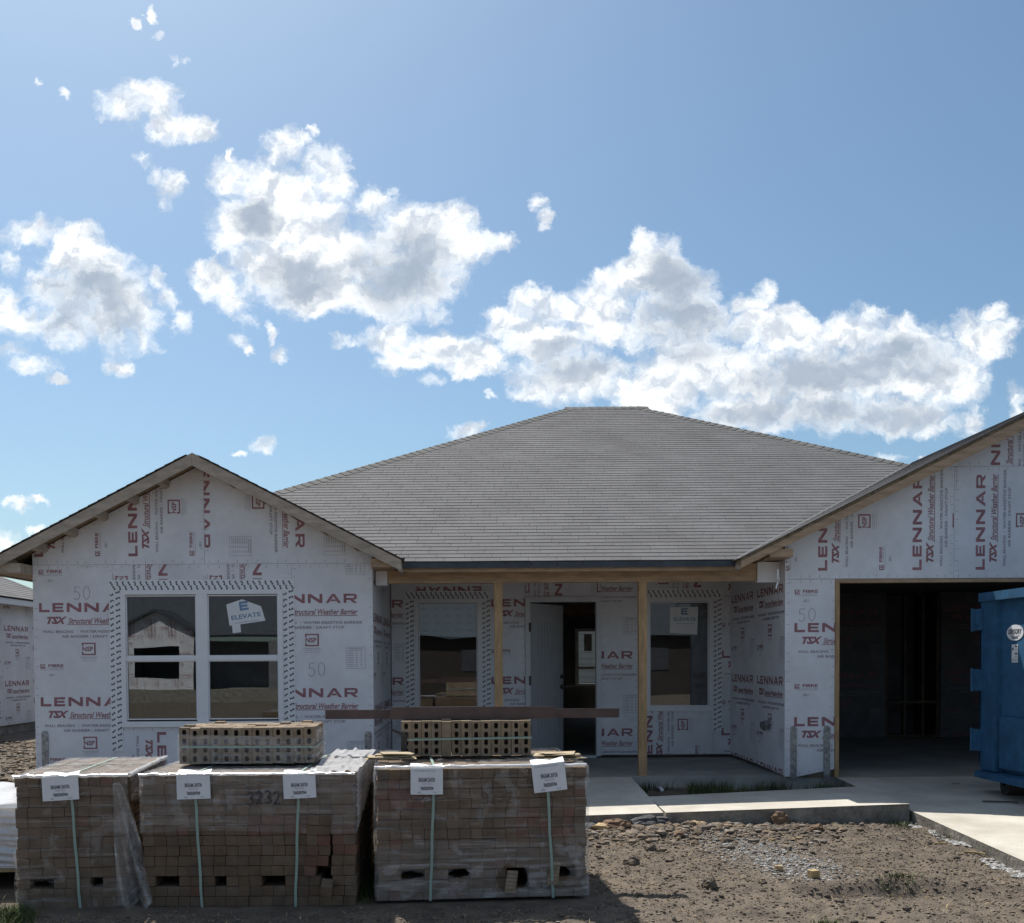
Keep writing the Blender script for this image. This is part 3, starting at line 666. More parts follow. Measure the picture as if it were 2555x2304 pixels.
q = MB(); q.prism([porch.at(-.69, 1.90, -.04), porch.at(-.3, 1.83, -.04), porch.at(.05, 1.86, -.04), porch.at(.05, 2.29, -.04), porch.at(-.69, 2.29, -.04)], porch.n * .002)
P = P2()
for r in range(4):
    for k in range(5):
        a = -.66 + k * .145 + random.uniform(-.02, .02); b = 2.22 - r * .095
        for t in range(5): P.stroke([(a + t * .016, b + .02 * (t % 2)), (a + t * .016 + .012, b + .03 * ((t + 1) % 2))], .006, 1)
flat(q, porch, P, -.037, 1); q.build('taped_sheet', [M['sheet'], M['blueink']], w1, fix=False)

# --- front door
q = MB()
for a, b, c, d in ((.690, .757, .285, 2.377), (1.621, 1.683, .285, 2.377), (.757, 1.621, 2.31, 2.377)): q.box(a, b, PYW - .03, PYW + .11, c, d)
q.box(.757, 1.621, PYW - .02, PYW + .11, .263, .288)
df = q.build('door_frame', M['door'], house)
Md = Matrix.Translation((.76, PYW + .06, 0)) @ Matrix.Rotation(radians(55), 4, 'Z')
q = MB(); q.box(0, .86, 0, .044, .30, 2.30, 0, Md)
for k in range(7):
    x = .19 + k * .08; q.box(x, x + .016, -.004, -.0005, 1.30, 2.06, 1, Md); q.box(x, x + .016, -.004, -.0005, .56, 1.06, 1, Md)  # strips stand proud of the leaf, groove shade is their darker colour
dl = q.build('door', [M['door'], M['groove_shade']], house)
for z in (.62, 1.28, 1.98):
    q = MB(); q.box(.735, .765, PYW - .034, PYW + .06, z - .06, z + .06); q.build('hinge', M['rust'], dl)
q = MB(); q.cyl(Md @ Vector((.80, -.06, 1.18)), Md @ Vector((.80, .0, 1.18)), .03); q.cyl(Md @ Vector((.80, -.02, 1.32)), Md @ Vector((.80, 0, 1.32)), .026); q.build('handle', M['rust'], dl)
q = MB(); q.box(1.22, 1.56, 18, 18.1, 2.33, 2.52); q.box(1.62, 2.1, 18, 18.1, 2.33, 2.52); q.build('inner_header', M['pine'], house)

# --- porch beam, posts, ceiling
q = MB(); q.box(-.93, 3.128, 11.41, 11.50, 2.403, 2.60); q.build('porch_beam', M['pine'], house)
q = MB(); q.box(-1.06, -.933, 11.38, 11.52, 2.38, 2.61); q.build('beam_wrap', M['sheath'], house)
q = MB(); q.box(3.131, 3.38, 11.38, 11.52, 2.39, 2.61); q.build('beam_wrap', M['sheath'], house)
q = MB(); q.box(-.76, 2.83, 11.12, 11.16, 2.50, 2.585); q.build('fascia_board', M['pine'], house)
for x in (.287, 1.877):
    q = MB(); q.box(x - .045, x + .045, 11.41, 11.50, .263, 2.402); q.build('porch_post', M['pinez'], house)
q = MB(); q.box(-1.07, 3.37, 11.17, PYW - .01, 2.622, 2.64); q.build('porch_ceiling', M['osb'], house)
for k in range(9):
    x = -.7 + k * .48; q = MB(); q.box(x, x + .04, 11.17, 11.9, 2.605, 2.62); q.build('rafter_tail', M['pinegrey'], house)
q = MB(); q.cyl((3.30, GY + .6, .78), (3.36, GY + .62, .80), .055, .05); q.build('light_box', M['steel'], house)

# --- roofs
def shingle_tab(w, exp):
    v = [(0, 0, .002), (w, 0, .002), (w, exp + .03, .002), (0, exp + .03, .002), (0, 0, .010), (w, 0, .010), (w, exp + .03, .0035), (0, exp + .03, .0035)]
    return v, [(0, 3, 2, 1), (4, 5, 6, 7), (0, 1, 5, 4), (1, 2, 6, 5), (2, 3, 7, 6), (3, 0, 4, 7)]
TABW, EXP = .302, .113
def shingles(roof, E, ex, es, rng, length, single=0, w=TABW):
    # E: eave origin, ex along the eave, es up the slope, rng(s) -> covered interval along ex; the first `single` tabs are separate
    ex, es = Vector(ex), Vector(es).normalized(); en = ex.cross(es)
    if en.z < 0: en = -en
    flip = ex.cross(es).dot(en) < 0
    v, fc = shingle_tab(w - .003, EXP); mb = MB(); cnt = 0; shared = None; rows = int(length / EXP)
    for r in range(rows):
        s = r * EXP; a, b = rng(s + EXP * .5)
        if b - a < .05: continue
        k0 = math.floor((a - (r % 2) * w / 2 - .07 * (r % 3)) / w); x = k0 * w + (r % 2) * w / 2 + .07 * (r % 3)
        while x < b:
            x0, x1 = max(x, a), min(x + w - .003, b)
            if x1 - x0 > .012:
                js = random.uniform(-.003, .003)
                if cnt < single and x0 == x and x1 == x + w - .003:
                    if shared is None:
                        t = MB(); t.arr(v, fc); shared = t.mesh('shingle', M['shingle'])
                    o = link('shingle', shared, roof)
                    o.matrix_local = Matrix.Translation(Vector(E) + ex * x + es * (s + js)) @ Matrix((ex, es, en)).transposed().to_4x4(); cnt += 1
                else:
                    vv = [Vector(E) + ex * (x0 + p[0] / (w - .003) * (x1 - x0)) + es * (s + p[1] + js) + en * p[2] for p in v]
                    mb.arr(vv, fc)
            x += w
    if mb.f: tag(mb.build('shingle_courses', M['shingle'], roof), kind='stuff')
# main hip roof
rl = U(1424, 1020, 17.54); rr = U(1589, 1016, 17.54)
EY, EZ, RIDGE_Y = 11.10, 2.60, 17.54
MS = (rl[1] - EZ) / (RIDGE_Y - EY); RZ = rl[1]; run = RIDGE_Y - EY
hl, hr = rl[0] - run, rr[0] + run
q = MB(); A = [(hl, EY, EZ), (hr, EY, EZ), (hr, EY + 2 * run, EZ), (hl, EY + 2 * run, EZ), (rl[0], RIDGE_Y, RZ), (rr[0], RIDGE_Y, RZ)]
tv = (hr - GT[0]) / 2
q.poly([(-.745, EY, EZ), (GT[0], EY, EZ), (GT[0] + tv, EY + tv, EZ + MS * tv), A[5], A[4], (hl + 2.0, EY + 2.0, EZ + 2.0 * MS)])
q.poly([(hr - .6, EY + .6, EZ + .6 * MS), (hr, EY + .6, EZ), A[2], A[5]]); q.poly([A[2], A[3], A[4], A[5]]); q.poly([A[3], (hl, EY + .6, EZ), (hl + .6, EY + .6, EZ + .6 * MS), A[4]])
roof = q.build('main_roof', M['felt'], house)
cs = 1 / sqrt(1 + MS * MS)
def rng_main(s):
    t = s * cs
    a = max(hl + t, PK[0] + (PK[1] + .02 - EZ - MS * t) / SL if EZ + MS * t < PK[1] else -99) - .0
    zz = EZ + MS * t
    b = min(hr - t, GT[0] + (zz - GT[1]) / GS + .02 if zz < 4.37 else 99)
    return a, b
shingles(roof, (0, EY - .02, EZ + .004), (1, 0, 0), (0, 1, MS), rng_main, run / cs, single=300)
q = MB(); n_ = 13
for k in range(n_):
    a = -.75 + k * 3.6 / n_; b = a + 3.6 / n_ - .004; d0 = .006 * random.random()
    q.prism([(a, EY - .022 - d0, EZ - .0), (b, EY - .022, EZ), (b, EY - .026, EZ - .062 - d0), (a, EY - .026, EZ - .066)], (0, .008, 0))
q.build('starter_strip', M['felt'], roof)
def valley(p0, p1):
    p0, p1 = Vector(p0), Vector(p1); d = (p1 - p0).normalized(); sd = d.cross(Vector((0, 0, 1))).normalized() * .03
    MB().prism([p0 - sd, p0 + sd, p1 + sd, p1 - sd], (0, 0, .006)).build('valley_strip', M['felt'], roof)
valley((GT[0] + .02, EY, EZ + .022), (GT[0] + .02 + tv, EY + tv * GS / MS, EZ + tv * GS + .022))
def caps(p0, p1, wid, parent, step=.135, n0=(0, 0, 1)):
    p0, p1 = Vector(p0), Vector(p1); d = (p1 - p0); L_ = d.length; d.normalize(); sd = d.cross(Vector((0, 0, 1))).normalized(); up = sd.cross(d)
    mb = MB()
    for i in range(int(L_ / step)):
        a = p0 + d * (i * step); b = a + d * (step + .05)
        for sg in (-1, 1):
            ea = sd * (wid * sg) - Vector((0, 0, wid * CAPDROP)); 
            pts = [a + up * .030, b + up * .020, b + up * .020 + ea, a + up * .030 + ea]
            mb.prism(pts, up * -.006)
    tag(mb.build('hip_cap', M['cap'], parent), kind='stuff')
CAPDROP = .36
caps((hl + 1.9, EY + 1.9, EZ + 1.9 * MS), (rl[0], RIDGE_Y, RZ), .15, roof); caps((hr - 3, EY + 3, EZ + 3 * MS), (rr[0], RIDGE_Y, RZ), .15, roof)
CAPDROP = .5; caps((rl[0] - .1, RIDGE_Y, RZ), (rr[0] + .15, RIDGE_Y, RZ + .005), .14, roof)
# left gable roof
def gable_roof(px, pz, slope, half, y0, y1, name, left_rng=None, right_rng=None):
    q = MB(); t = .055
    for sg in (-1, 1):
        q.prism([(px, y0, pz), (px + sg * half, y0, pz - slope * half), (px + sg * half, y0, pz - slope * half - t), (px, y0, pz - t)], (0, y1 - y0, 0))
    o = q.build(name, M['osb'], house); c = 1 / sqrt(1 + slope * slope)
    for sg, rg in ((-1, left_rng), (1, right_rng)):
        shingles(o, (px + sg * half * 1.008, 0, pz - slope * half * 1.008 + .003), (0, 1, 0), (-sg, 0, slope), rg or (lambda s: (y0 - .03, y1)), half / c + .02)
    return o
lg = gable_roof(PK[0], PK[1], SL, TIP, RY, 13.6, 'gable_roof', None, lambda s: (RY - .03, EY + max(0, (PK[1] - SL * (TIP - s * .889) - EZ)) / MS + .12))
q = MB()
for sg in (-1, 1):
    x1 = PK[0] + sg * TIP; z1 = PK[1] - SL * TIP
    s = MB(); s.prism([(PK[0] + sg * .001, RY - .022, PK[1] - .012), (x1, RY - .022, z1 - .012), (x1, RY - .022, z1 - .125), (PK[0] + sg * .001, RY - .022, PK[1] - .135)], (0, .02, 0)); s.build('rake_board', M['pinegrey'], lg)
    s = MB(); s.box(min(x1, x1 - sg * .03), max(x1, x1 - sg * .03), RY, 13.0 if sg < 0 else 11.4, z1 - .13, z1 - .06); s.build('eave_board', M['pinegrey'], lg)
for k in range(6):
    x = PK[0] - .35 - k * .33; z = PK[1] - SL * abs(x - PK[0]) - .058
    s = MB(); s.prism([(x - .02, RY, z - .01), (x + .02, RY, z + .01), (x + .02, RY, z - .065), (x - .02, RY, z - .085)], (0, GY - RY - .003, 0)); s.build('lookout', M['pinegrey'], lg)
    x = 2 * PK[0] - x; s = MB(); s.prism([(x - .02, RY, z + .01), (x + .02, RY, z - .01), (x + .02, RY, z - .085), (x - .02, RY, z - .065)], (0, GY - RY - .003, 0)); s.build('lookout', M['pinegrey'], lg)
s = MB(); s.box(-1.062, -.83, RY + .03, GY + .25, 2.535, 2.625); s.build('eave_return', M['pine'], lg)
s = MB(); s.box(-5.06, -4.74, RY + .03, GY + .25, 2.50, 2.60); s.box(-5.06, -4.74, GY + .25, 13, 2.50, 2.52); s.build('eave_return', M['pinegrey'], lg)
# garage gable roof
gh = GPX - GT[0]; gpz = GT[1] + GS * gh; gc = 1 / sqrt(1 + GS * GS)
gg = gable_roof(GPX, gpz, GS, gh, RY, 15.2, 'gable_roof', lambda s: (RY - .03 + .012 * sin(s * 9), EY + max(0, (GT[1] + GS * s * gc - EZ)) / MS + .10))
for sg in (-1, 1):
    x1 = GPX + sg * gh; z1 = gpz - GS * gh
    s = MB(); s.prism([(GPX + sg * .001, RY - .02, gpz - .03), (x1, RY - .02, z1 - .03), (x1, RY - .02, z1 - .10), (GPX + sg * .001, RY - .02, gpz - .16)], (0, .02, 0)); s.build('rake_board', M['pine'], gg)
s = MB(); s.box(GT[0] + .0, GT[0] + .03, RY + .1, 11.09, 2.50, 2.545); s.build('eave_board', M['pinegrey'], gg)
s = MB(); s.box(3.115, 3.36, RY + .01, GY - .01, 2.612, 2.70); s.build('eave_return', M['pine'], gg)
s = MB(); s.box(3.21, 3.222, RY + .06, RY + .066, 2.36, 2.49); s.prism([(3.22, RY + .06, 2.40), (3.235, RY + .06, 2.40), (3.20, RY + .06, 2.28), (3.19, RY + .06, 2.29)], (0, .004, 0)); s.build('house_wrap_scrap', M['tape'], gg)

# ------------------------------------------------------------------ neighbouring houses
nb = thing('neighbour_house', 'neighbouring house in printed white sheathing glimpsed past the left gable corner', 'house', (0, 0, 0))
NX = -8.5; nf = Fr((NX, 12, 0), (0, 1, 0), (0, 0, 1), (1, 0, 0))
ub = U(60, 1577, 19.6)[1]
for k in range(8): panel(nf, R4(.6 + k * 1.22, .6 + (k + 1) * 1.22 - .003, .42, 2.72), nb, [(0, .62 + k * 1.22, ub + (.0 if k % 2 else -.35))])
q = MB(); q.box(NX - 10, NX - .013, 12.2, 21.1, .42, 2.72); q.build('wall_frame', M['dark'], nb)
q = MB(); q.box(NX - 10, NX - .03, 12.2, 21.1, .0, .42); q.build('foundation', M['concdark'], nb)
q = MB(); nx0, ny0, ny1 = NX + .3, 11.9, 21.35; r_ = (ny1 - ny0) / 2; nzr = 2.72 + .5 * r_
V = [(nx0, ny0, 2.72), (nx0, ny1, 2.72), (nx0 - 10.6, ny1, 2.72), (nx0 - 10.6, ny0, 2.72), (nx0 - r_, ny0 + r_, nzr), (nx0 - 10.6 + r_, ny0 + r_, nzr)]
for f in ((0, 1, 4), (1, 2, 5, 4), (2, 3, 5), (3, 0, 4, 5), (0, 3, 2, 1)): q.poly([V[i] for i in f])
nr = q.build('hip_roof', M['felt'], nb)
shingles(nr, (nx0 + .02, 0, 2.722), (0, 1, 0), (-1, 0, .5), lambda s: (max(ny0 + s * .894, 17), ny1 - s * .894), 4.5)
q = MB(); q.box(nx0 - .05, nx0 - .02, ny0, ny1, 2.60, 2.70); q.build('fascia_board', M['tape'], nr)

op = thing('house_across', 'house across the way mirrored in the wide left window with gable front and unglazed opening', 'house', (0, 0, 0))
OY = -29.; of = Fr((0, OY, 0), (-1, 0, 0), (0, 0, 1), (0, 1, 0)); ox = -15.7
o_top = lambda a: 4.2 - .5 * abs(a + ox) - .06
panel(of, R4(-ox - 1.83, -ox - 1.1, .2, 2.6), op, [(0, -ox - 1.83, 1.9)], nails=False); panel(of, R4(-ox + 1.1, -ox + 1.83, .2, 2.6), op, [(0, -ox + .65, 1.9)], nails=False)
panel(of, R4(-ox - 1.097, -ox + 1.097, .2, .75), op, [(90, -ox, .2)], nails=False); panel(of, R4(-ox - 1.097, -ox + 1.097, 2.3, 2.6), op, [], nails=False)
panel(of, [(-ox - 1.83, 2.603), (-ox + 1.83, 2.603), (-ox + 1.83, o_top(-ox + 1.83)), (-ox, o_top(-ox)), (-ox - 1.83, o_top(-ox - 1.83))], op, [(90, -ox - .9, 2.63), (90, -ox + .3, 2.63)], nails=False)
q = MB(); q.box(ox - 1.83, ox + 1.83, OY - 9, OY - 4, .2, 2.6); q.box(ox + 1.83, ox + 9, OY - 9, OY - 2.4, .2, 2.6); q.box(ox + 5.6, ox + 9, OY - 2.4, OY - .01, .2, 2.6); q.box(ox - 1.82, ox - 1.7, OY - 4, OY - .02, .2, 2.6); q.box(ox + 1.7, ox + 1.82, OY - 4, OY - .02, .2, 2.6); q.build('wall', M['gyp_and_shade'], op)
q = MB(); q.box(ox - 1.85, ox + 9.02, OY - 9, OY + .004, -.8, .199); q.build('foundation', M['concdark'], op)
q = MB()
for sg in (-1, 1): q.prism([(ox, OY + .3, 4.22), (ox + sg * 2.17, OY + .3, 3.135), (ox + sg * 2.17, OY + .3, 3.0), (ox, OY + .3, 4.08)], (0, -4, 0))
q.prism([(ox - 6.5, OY - .35, 2.9), (ox + 9.5, OY - .35, 2.9), (ox + 4.0, OY - 7, 6.6), (ox - 1.5, OY - 7, 6.6)], (0, -.05, -.12))
q.build('roof', M['felt'], op)

def brick_house(label, x0, x1, y, h):
    o = thing('brick_house', label, 'house', (0, 0, 0), 0, 'finished brick houses across the way')
    q = MB(); q.box(x0, x1, y - 9, y, -.8, h); q.build('wall', M['darkbrick'], o)
    q = MB(); m_ = (x0 + x1) / 2; w_ = (x1 - x0) * .12
    V = [(x0 - .5, y + .5, h), (x1 + .5, y + .5, h), (x1 + .5, y - 9.5, h), (x0 - .5, y - 9.5, h), (m_ - w_, y - 4.5, h + 3.2), (m_ + w_, y - 4.5, h + 3.2)]
    for f in ((0, 1, 5, 4), (1, 2, 5), (2, 3, 4, 5), (3, 0, 4), (0, 3, 2, 1)): q.poly([V[i] for i in f])
    q.build('roof', M['felt'], o)
    for k in range(3):
        a = x0 + (x1 - x0) * (.15 + .3 * k); q = MB(); q.box(a, a + 1.0, y + .002, y + .05, .9, 2.2); f = q.build('window', M['felt'], o)
        MB().box(a + .06, a + .94, y + .052, y + .056, .96, 2.14).build('pane', M['ink'], f)
brick_house('dark brick house across the way mirrored in the porch window left of the door', -5.6, 5.5, -31, 2.9)
brick_house('dark brick house across the way mirrored in the window with the square sticker', 8.0, 20, -30, 2.9)
bh = thing('rear_house', 'grey green clapboard house seen through the open front door and back window', 'house', (0, 0, 0))
q = MB(); q.box(-4, 12, 34.2, 40, -.2, 3.0); q.build('wall', M['siding'], bh)
for k in range(14):
    q = MB(); q.prism([(-4, 34.17, .2 + k * .2), (-4, 34.195, .2 + k * .2), (-4, 34.195, .395 + k * .2)], (16, 0, 0)); q.build('clapboard', M['siding'], bh)
q = MB(); q.prism([(-4.5, 33.7, 3.0), (-4.5, 40.5, 3.0), (-4.5, 37, 4.8)], (17, 0, 0)); q.build('roof', M['shingle'], bh)

# ------------------------------------------------------------------ bricks
BW, BD, BH = .0735, .244, .0628
def brick_mesh(w, d, h, m, bev=.0025, key='brick'):
    bm = bmesh.new(); bmesh.ops.create_cube(bm, size=1); bmesh.ops.scale(bm, vec=(w, d, h), verts=bm.verts)
    bmesh.ops.bevel(bm, geom=list(bm.edges), offset=bev, segments=1, affect='EDGES')
    me = bpy.data.meshes.new(key); bm.to_mesh(me); bm.free(); me.materials.append(m); return me
def holed_mesh(w, h, d, m, nh=4, key='brick'):
    # face with holes in the x-z plane looking along -y; w wide, h tall, d deep
    bm = bmesh.new(); mk = lambda x, y, z: bm.verts.new((x, y, z))
    outer = [mk(x, -d / 2, z) for x, z in ((-w / 2, -h / 2), (w / 2, -h / 2), (w / 2, h / 2), (-w / 2, h / 2))]
    back = [mk(v.co.x, d / 2, v.co.z) for v in outer]; ed = []
    for i in range(4):
        ed.append(bm.edges.new((outer[i], outer[(i + 1) % 4]))); bm.faces.new((outer[i], back[i], back[(i + 1) % 4], outer[(i + 1) % 4]))
    bm.faces.new(back[::-1]); rims = []
    for k in range(nh):
        cz = -h / 2 + h * (k + .5) / nh + (.004 if k < nh / 2 else -.004); rx, rz = w * .20, h / nh * .33
        pts = [(rx * .55, -rz), (rx, -rz * .55), (rx, rz * .55), (rx * .55, rz), (-rx * .55, rz), (-rx, rz * .55), (-rx, -rz * .55), (-rx * .55, -rz)]
        rim = [mk(a, -d / 2, cz + b) for a, b in pts]; bot = [mk(a * .95, -d / 2 + .05, cz + b * .95) for a, b in pts]
        for i in range(8):
            j = (i + 1) % 8; ed.append(bm.edges.new((rim[i], rim[j]))); f = bm.faces.new((rim[i], rim[j], bot[j], bot[i])); f.material_index = 1
        f = bm.faces.new(bot); f.material_index = 1
    bmesh.ops.triangle_fill(bm, edges=ed, use_beauty=True, use_dissolve=False, normal=(0, -1, 0))
    me = bpy.data.meshes.new(key); bm.to_mesh(me); bm.free(); me.materials.append(m); me.materials.append(M['hole']); return me
BR = [brick_mesh(BW, BD, BH, M['brick']), brick_mesh(BW * 1.01, BD, BH * .985, M['brick']), brick_mesh(BW, BD, BH, M['brickred'])]
BSIDE = holed_mesh(BD, BH, BW, M['brick'], 4)
for v in BSIDE.vertices: pass
def holed_side():
    # holes facing +x, length along y, low height: four holes in a row along the length
    me = holed_mesh(BH, BD, BW, M['brick'], 4); me.transform(Matrix.Rotation(pi / 2, 4, 'X')); me.transform(Matrix.Identity(4))
    # now length lies along y, face looks along -z/+z; turn the face to +x
    me.transform(Matrix.Rotation(-pi / 2, 4, 'Y')); return me
BS = holed_side()
_c = [v.co.copy() for v in BS.vertices]; 
if max(c.z for c in _c) > .05: BS.transform(Matrix.Rotation(pi / 2, 4, 'X'))
def put(me, parent, loc, rot=(0, 0, 0), name='brick'):
    o = link(name, me, parent); o.location = loc; o.rotation_euler = rot; return o
PCH, PRH = BW + .0012, BH + .0018          # pitch across and up
def brick_stack(label, loc, rz, cols, rows, gaps, depth_n=5, red=(), side=True, lean=None, budget=300, group=None, tone=.1):
    root = thing('brick_stack', label, 'brick stack', loc, radians(rz), group); n = 0; W = cols * PCH; stuff = MB()
    for r in range(rows):
        wob = .006 * sin(r * 1.7 + cols)
        for c in range(cols):
            if (r, c) in gaps: continue
            x = (c + .5) * PCH + random.uniform(-.001, .001) + wob; z = (r + .5) * PRH; y = BD / 2 + random.uniform(-.004, .004)
            if c == cols - 1 and cols > 9: x -= 0
            rot = [random.uniform(-.008, .008), random.uniform(-.012, .012), random.uniform(-.012, .012)]
            isred = any(a <= r < b and c0 <= c < c1 for a, b, c0, c1 in red) and random.random() < .8
            me = BR[2] if isred or random.random() < .02 else BR[random.randrange(2)]
            if lean and c in lean[0] and lean[1] <= r < lean[2]:
                k = (r - lean[1]); x -= .022 - .0045 * k; y -= .018; rot[1] += .075
                if c == lean[0][-1] and r == lean[1]: continue
            put(me, root, (x, y, z), rot); n += 1
    for r in range(rows):       # right flank, brick faces with core holes
        if not side: break
        for d in range(1, depth_n):
            x = W - BW / 2 + random.uniform(-.004, .004); y = (d + .5) * (BD + .003); z = (r + .5) * PRH
            if (r, cols - 1) in gaps: continue
            if n < budget: put(BS, root, (x, y, z), (random.uniform(-.01, .01), 0, random.uniform(-.01, .01))); n += 1
            else: stuff.box(x - BW / 2, x + BW / 2, y - BD / 2, y + BD / 2, z - BH / 2, z + BH / 2)
    zt = (rows - .5) * PRH     # the rest of the top course
    for d in range(1, depth_n):
        for c in range(cols - (1 if side else 0)):
            x = (c + .5) * PCH + random.uniform(-.002, .002); y = (d + .5) * (BD + .003)
            if n < budget: put(BR[random.randrange(2)], root, (x, y, zt + random.uniform(-.004, .003)), (random.uniform(-.02, .02), random.uniform(-.02, .02), 0)); n += 1
            else: stuff.box(x - BW / 2, x + BW / 2, y - BD / 2, y + BD / 2, zt - BH / 2, zt + BH / 2 + random.uniform(-.003, .003))
    D = depth_n * (BD + .003); gr = {r for r, c in gaps}
    x1 = W - (BW + .006 if side else .004)
    for r in range(rows - 1):  # inner courses
        if r in gr:
            cset = sorted(c for rr, c in gaps if rr == r); a = .004
            for c in cset + [None]:
                b = c * PCH if c is not None else x1
                if b - a > .02: stuff.box(a, b, BD + .003, D, r * PRH + .001, (r + 1) * PRH - .001)
                if c is not None: a = (c + 1) * PCH
        else: stuff.box(.004, x1, BD + .003, D, r * PRH + .0005, (r + 1) * PRH - .0005)
    tag(stuff.build('inner_bricks', M['brick'], root), kind='stuff')
    return root
def sheet(root, name, fn, nu, nv, material, holes=None, kind=None):
    # fn(a, b) -> point for a, b in 0..1
    V = [fn(i / nu, j / nv) for j in range(nv + 1) for i in range(nu + 1)]; Fc = []
    for j in range(nv):
        for i in range(nu):
            c = [V[j * (nu + 1) + i], V[j * (nu + 1) + i + 1], V[(j + 1) * (nu + 1) + i + 1], V[(j + 1) * (nu + 1) + i]]
            m = sum((Vector(p) for p in c), Vector()) / 4
            if holes and holes(m): continue
            Fc.append((j * (nu + 1) + i, j * (nu + 1) + i + 1, (j + 1) * (nu + 1) + i + 1, (j + 1) * (nu + 1) + i))
    me = bpy.data.meshes.new(name); me.from_pydata([tuple(p) for p in V], [], Fc); me.materials.append(material)
    me.polygons.foreach_set('use_smooth', [True] * len(me.polygons)); return link(name, me, root)
wr = lambda x, z, k=0: .004 * mn.noise((x * 9, z * 34, k)) + .007 * mn.noise((x * 3, z * 7, k + 5))
def vstrap(root, x, x2, H, D, y=-.014, wdt=.017):
    q = MB(); n_ = 8
    pts = [(x + (x2 - x) * (1 - i / n_) + .002 * sin(i * 1.9 + x * 9), y - .002 * (i % 2), .0 + H * i / n_) for i in range(n_ + 1)] + [(x, .12, H + .012), (x, D * .6, H + .010), (x, D, H + .006)]
    for a, b in zip(pts, pts[1:]): q.prism([(a[0] - wdt / 2, a[1], a[2]), (a[0] + wdt / 2, a[1], a[2]), (b[0] + wdt / 2, b[1], b[2]), (b[0] - wdt / 2, b[1], b[2])], (0, -.0012, .0012))
    q.build('strap', M['strap'], root, fix=False)
def paper_tag(root, x, z1, w, h, tilt=0, full=True, y=-.024, name='label_sheet'):
    q = MB(); c, s = cos(radians(tilt)), sin(radians(tilt))
    def T(a, b, k=0):
        yy = y - .006 * sin(a / w * 3.1) - .004 * (b / h) ** 2 - k; return (x + a * c - b * s, yy, z1 + a * s + b * c)
    n_ = 8
    for i in range(n_):
        for j in range(6):
            a0, a1, b0, b1 = w * i / n_, w * (i + 1) / n_, -h * (j + 1) / 6, -h * j / 6; q.poly([T(a0, b0), T(a1, b0), T(a1, b1), T(a0, b1)], 0)
        a0, a1 = w * i / n_, w * (i + 1) / n_        # upper edge folded over the stack and sticking up
        p = lambda a: (x + a * c, .035, z1 + .012 + .016 * abs(sin(a / w * 3 + 1.2)) + a * s)
        q.poly([T(a0, 0), T(a1, 0), p(a1), p(a0)], 0)
    P = P2(); P.text('BINGHAM CANYON', .25 * w, .75 * w, -.52 * h, -.35 * h, 1, .015); P.text('MAJOR CODE', .36 * w, .64 * w, -.63 * h, -.56 * h, 2)
    P.text('760250704', .30 * w, .70 * w, -.83 * h, -.69 * h, 1, .03); P.text('452', .22 * w, .32 * w, -.945 * h, -.89 * h, 1); P.text('113', .70 * w, .80 * w, -.945 * h, -.89 * h, 1)
    if full: P.text('BORN HERE, BUILT HERE', .12 * w, .78 * w, -.12 * h, -.07 * h, 2, .01)
    for pts, m in P.p: q.poly([T(a, b, .0015) for a, b in pts], m)
    q.build(name, [M['paper'], M['ink'], M['grey']], root, fix=False)

# stack A (single cube, torn film hanging at its right corner)
HA = 13 * PRH
A_ = brick_stack('single narrow brick stack with torn film hanging from its corner, beside the white wrapped bundle', (-2.875, 6.47, -.005), 6, 9, 13, {(2, 1), (2, 2), (2, 6)}, 5, side=True, tone=.1)
def fA(a, b):
    x = -.012 + a * .70; z = b * (HA + .01); return (x + .004 * sin(z * 30), -.010 - wr(x, z, 1), z)
hole = lambda x0, z0, rx, rz, sd: (lambda m: ((m.x - x0) / rx) ** 2 + ((m.z - z0) / rz) ** 2 + .5 * mn.noise((m.x * 22, m.z * 22, sd)) < 1)
hs = [hole(.15, .165, .05, .022, 1), hole(.49, .17, .045, .018, 2)]
sheet(A_, 'stretch_film', fA, 60, 80, M['film'], lambda m: any(h(m) for h in hs))
sheet(A_, 'stretch_film', lambda a, b: (a * .69 - .01 + .0, -.01 + b * 1.24, HA + .008 + .006 * mn.noise((a * 20, b * 14, 3))), 40, 40, M['filmw'])
sheet(A_, 'stretch_film', lambda a, b: (.69 + .014 + .012 * mn.noise((a * 9, b * 9, 7)), a * 1.24, HA * (.80 - .08 * a) + b * HA * (.2 + .08 * a)), 40, 20, M['filmw'])
def tatter(a, b):
    z = .02 + b * .78; wdt = .05 + .16 * (1 - b) ** .7
    return (.60 + a * wdt + .05 * (1 - b) * .6 - .03 * (b < .5) * 0, -.03 - .045 * sin(a * 9 + 4 * b) * (1 - b * .6) - .02, z + .02 * sin(a * 14) * (1 - b))
sheet(A_, 'added_film_edge', lambda a, b: (-.012 + a * .70, -.012 + .020 * sin(b * 6.28) - .005 * mn.noise((a * 20, 0, 1)), HA + .004 + .011 * cos(b * 6.28) + .008 * mn.noise((a * 12, 0, 4))), 70, 8, M['filmthick'])  # white film strip added along the top edge to catch the sun
sheet(A_, 'added_film_edge', lambda a, b: (.694 + .018 * sin(b * 6.28), -.01 + a * 1.24, HA + .004 + .013 * cos(b * 6.28) + .008 * mn.noise((a * 12, 0, 7))), 70, 8, M['filmthick'])
sheet(A_, 'torn_film', tatter, 34, 40, M['filmw'])
vstrap(A_, .335, .385, HA, 1.24); paper_tag(A_, .165, HA - .002, .222, .150, 2.5, False)
q = MB(); q.prism([(.0, .62, HA + .012), (.66, .64, HA + .012), (.66, .656, HA + .012), (0, .636, HA + .012)], (0, 0, .0015)); q.build('strap', M['strap'], A_)

